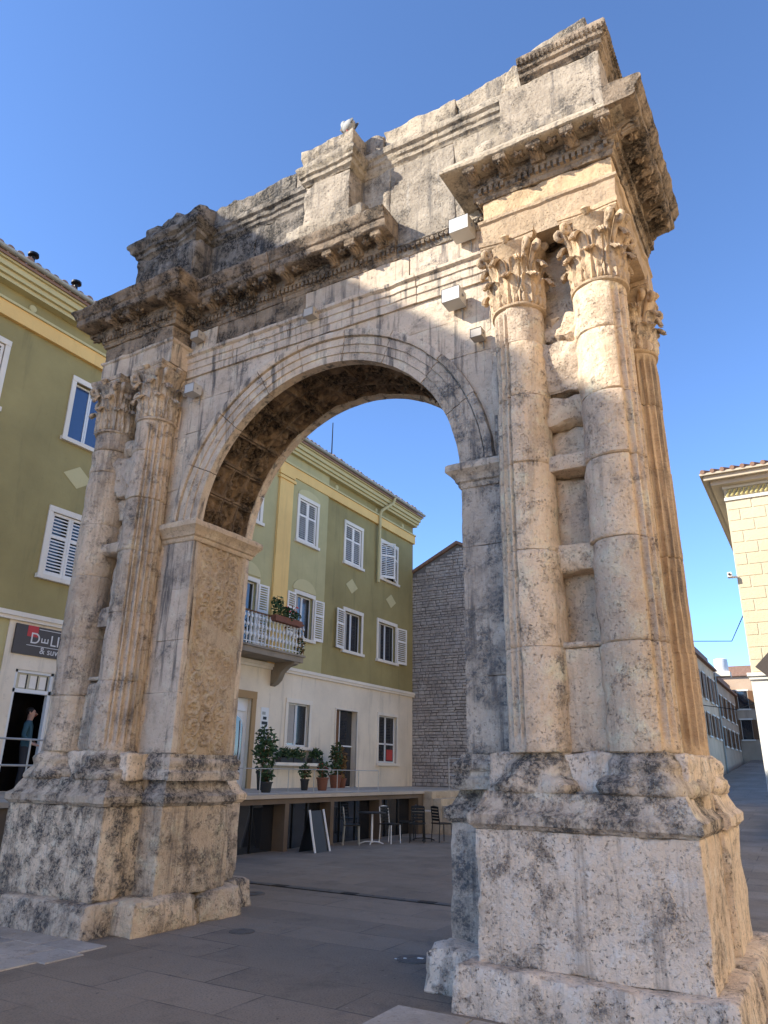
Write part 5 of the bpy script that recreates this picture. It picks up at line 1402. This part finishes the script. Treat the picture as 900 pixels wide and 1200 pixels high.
mb = MB(); PF.box(mb, -.28, 9, 9.02, 9.14, -8.2, .28); PF.box(mb, -.42, 9, 9.14, 9.26, -8.4, .42); PF.box(mb, -.5, 9, 9.26, 9.32, -8.4, .5); mb.build('eaves', plaster('eaves_board', (.52, .44, .33), .06, .15), ph)
mb = MB(); mb.add([PF.p(-.5, 9.33, .5), PF.p(9.2, 9.33, .5), PF.p(9.2, 10.9, -4), PF.p(3.0, 10.9, -4), PF.p(-.5, 9.33, -8.4), PF.p(9.2, 9.33, -8.4)], [[0, 1, 2, 3], [0, 3, 4], [4, 3, 2, 5]]); mb.build('roof', M['tile'], ph)
mb = MB()
for k in range(38):
    u = -.42 + k * .24; mb.tube([PF.p(u, 9.35, .52), PF.p(u + .25, 9.61, -.4)], .06, 8)
mb.build('roof_tiles', M['tile'], ph, 60, kind='stuff')
for h in ((1.9, 3.0, 5.2, 7.2), (5.0, 6.1, 5.2, 7.2)): window(PF, ph, *h, 'closed')
for h in ((1.6, 3.4, .3, 3.0), (5.0, 7.0, .3, 3.0)): PF.bx('shop_pane', M['glass'], ph, h[0], h[1], h[2], h[3], -.2, -.18)
t = empty('wall_camera', (3.5, 14.0, 6.6), 'small white camera on the corner of the pale yellow house', 'camera')
MB().tube([(3.62, 13.95, 6.55), (3.44, 13.92, 6.55)], .03, 8).build('arm', M['whitepaint'], t)
mesh('housing', *boxlattice(np.linspace(3.40, 3.50, 3), np.linspace(13.80, 14.0, 4), np.linspace(6.54, 6.66, 3)), M['whitepaint'], t); MB().tube([(3.45, 13.80, 6.60), (3.45, 13.78, 6.60)], .03, 10).build('lens', M['black'], t)
# bracket sign and awning on the ground floor of the pale house
t = empty('hanging_sign', (4.05, 13.75, 4.1), 'dark grey lozenge sign hung from the corner of the pale house', 'sign')
PF.prism(MB(), [(.12, 4.25), (.5, 3.87), (.88, 4.25), (.5, 4.63)], .25, .31).build('plate', M['signboard'], t); MB().tube([PF.p(.5, 4.6, .0), PF.p(.5, 4.6, .3)], .02, 6).build('bar', M['black'], t)
t = empty('wall_lamp', (4.0, 13.8, 1.7), 'dark wall lamp low on the white ground floor of the pale house', 'lamp')
PF.bx('housing', M['lampgrey'], t, .06, .5, 1.62, 1.92, .03, .35); PF.bx('plate', M['black'], t, .1, .4, 1.55, 2.0, .03, .05)

# ------------------------------------------------------------------ houses up the lane
def lane_house(F, u0, u1, z0, z1, m, label, wins, depth=7, roofm='tile'):
    t = empty('lane_house', F.p((u0 + u1) / 2, z0, -1), label, 'house', 'houses up the lane')
    F.wall('wall', m, t, u0, u1, z0, z1, wins, depth=.15, back=depth)
    F.bx('wall_core', M['dark'], t, u0 + .1, u1 - .1, z0, z1 - .1, -depth + .1, -.2)
    mb = MB(); F.box(mb, u0 - .1, u1 + .1, z1, z1 + .12, -depth, .22); F.prism(mb, [(u0 - .1, z1 + .125), (u1 + .1, z1 + .125), (u1 - .2, z1 + .8), (u0 + .2, z1 + .8)], -depth * .7, -.2); mb.build('roof', M[roofm], t)
    for a, b, c, e in wins:
        mb = MB(); F.box(mb, a - .1, a, c, e, 0, .04); F.box(mb, b, b + .1, c, e, 0, .04); F.box(mb, a - .1, b + .1, e, e + .1, 0, .05); F.box(mb, a - .12, b + .12, c - .1, c, 0, .08)
        w = mb.build('window', M['surround'], t); F.bx('pane', M['glass'], w, a, b, c, e, -.12, -.1)
        if z0 > -1: F.bx('shutter', M['woodbrown'], w, a - .02 - (b - a) * .5, a - .02, c, e, .045, .08); F.bx('shutter', M['woodbrown'], w, b + .02, b + .02 + (b - a) * .5, c, e, .045, .08)
    return t
tan = plaster('tan_plaster', (.78, .54, .32), .15, .5, stain=(.14, .10, .07)); tan2 = plaster('pinkish_plaster', (.72, .50, .31), .15, .5, stain=(.12, .09, .07)); grey = plaster('grey_brown_plaster', (.46, .33, .225), .15, .5, stain=(.06, .05, .04))
LF = Face((-.6, 0, 0), (0, 1, 0), (1, 0, 0))
def grid(us, rows, w=.9): return [(u, u + w, z, z + h) for u in us for z, h in rows]
lane_house(LF, 29, 35.4, 1.0, 8.3, tan, 'narrow tan house beside the lane behind the fluted column', grid((29.7, 31.9, 34.0), ((6.2, 1.3), (3.9, 1.3))))
lane_house(LF, 35.5, 44.5, 1.4, 8.0, tan2, 'tan house with small dark windows farther up the lane', grid((36.4, 38.9, 41.4, 43.2), ((5.9, 1.4), (3.9, 1.2)), .8))
lane_house(LF, 44.6, 55.9, 1.6, 7.5, grey, 'low brown house with dark shutters near the top of the lane', grid((46, 48.6, 51.2, 53.6), ((5.4, 1.3), (3.6, 1.1))))
FF = Face((-3, 56, 0), (1, 0, 0), (0, -1, 0))
lane_house(FF, 0, 12, 2.0, 9.0, grey, 'grey brown house with dark shutters closing the top of the lane', grid((2.6, 4.4, 6.2, 8.0), ((6.6, 1.3), (4.4, 1.4)), .7))
for y_, lb in ((35.4, 'zinc downpipe at the corner of the narrow tan lane house'), (44.5, 'zinc downpipe beside the low brown lane house')):
    tag(MB().tube([(-.52, y_, 1.6), (-.52, y_, 7.9)], .05, 6).build('downpipe', M['zinc']), lb, 'downpipe', 'downpipes in the lane')
t = empty('chimney_stack', (-1.2, 33, 8.0), 'pale rendered chimney on the tan lane house', 'chimney'); stone_block('shaft', M['cream'], t, (-1.5, 32.6, 7.9), (-.8, 33.4, 9.6), s=.3, r=.02, amp=.01); MB().box((-1.6, 32.5, 9.6), (-.7, 33.5, 9.72)).build('cap', M['surround'], t)
t = empty('roof_tank', (-.2, 46.5, 8.3), 'white water tank standing on the roofs up the lane', 'tank'); lathe('drum', M['whitepaint'], t, [(.4, 8.2), (.42, 8.25), (.42, 9.0), (.35, 9.05), (.1, 9.1)], 18, (-.3, 46.6, 0)); MB().box((-.9, 46.1, 7.9), (.2, 47.1, 8.2)).build('stand', M['cream'], t)
t = empty('awning', (-.2, 30, 3.2), 'round-backed red shop awning in the lane', 'awning')
V = []
for u in (28.6, 30.0):
    for i in range(7): a = math.pi / 2 * i / 6; V.append((-.59 + .9 * math.sin(a), u, 3.0 + .8 * math.cos(a)))
mesh('canopy', np.array(V), [[i, i + 1, 8 + i, 7 + i] for i in range(6)], simple('awning_cloth', (.36, .12, .07), .9), t); MB().tube([(.31, 28.6, 3.0), (.31, 30.0, 3.0)], .02, 6).build('front_bar', M['black'], t)
tag(MB().tube([(-.6, 34, 8.3), (1.6, 34, 8.15), (3.7, 20, 7.6)], .02, 5).build('overhead_cable', M['black']), 'thin black cable strung across the lane near roof height', 'cable')
tag(MB().tube([(-.6, 36, 5.3), (1.2, 36, 5.0), (3.7, 30, 5.2)], .02, 5).build('overhead_cable', M['black']), 'thin black cable crossing the lane at window height', 'cable')

# ------------------------------------------------------------------ the square behind the photographer: the tall block whose shadow lies on the arch, and an unseen cream block added to bounce sunlight
tb = empty('apartment_block', (-14, -10, 0), 'tall grey apartment block on the shaded side of the square', 'building')
TF = Face((-10.6, 0, 0), (0, 1, 0), (1, 0, 0))
wl = [(u, u + 1.1, z, z + 1.6) for u in range(-16, -5, 3) for z in (2, 5.2, 8.4, 11.6)]
TF.wall('wall', M['cream'], tb, -17, -3.2, 0, 16.3, wl, back=9); TF.bx('wall_core', M['dark'], tb, -16.8, -3.4, 0, 16.2, -8.9, -.4)
TF.bx('roof', M['tile'], tb, -17.2, -3.0, 16.3, 16.5, -9.2, .9)
for h in wl: window(TF, tb, *h, 'closed', sill=True)
rb = empty('bounce_block', (14, -4, 0), 'unseen cream block added across the square to bounce sunlight onto the arch', 'building')
RF = Face((12.6, 0, 0), (0, -1, 0), (-1, 0, 0))
M['bouncewall'] = plaster('bounce_plaster', (.78, .60, .38), .05, .1)  # warm colour chosen for the light it throws back at the arch
wl = [(u, u + 1.1, z, z + 1.7) for u in range(-4, 22, 4) for z in (1.5, 4.9, 8.3)]
RF.wall('wall', M['bouncewall'], rb, -9, 26, 0, 15.0, wl, back=8); RF.bx('wall_core', M['dark'], rb, -8.8, 25.8, 0, 14.9, -7.9, -.4); RF.bx('roof', M['tile'], rb, -9.3, 26.3, 15.0, 15.3, -8.3, .5)
for h in wl: window(RF, rb, *h, 'closed')
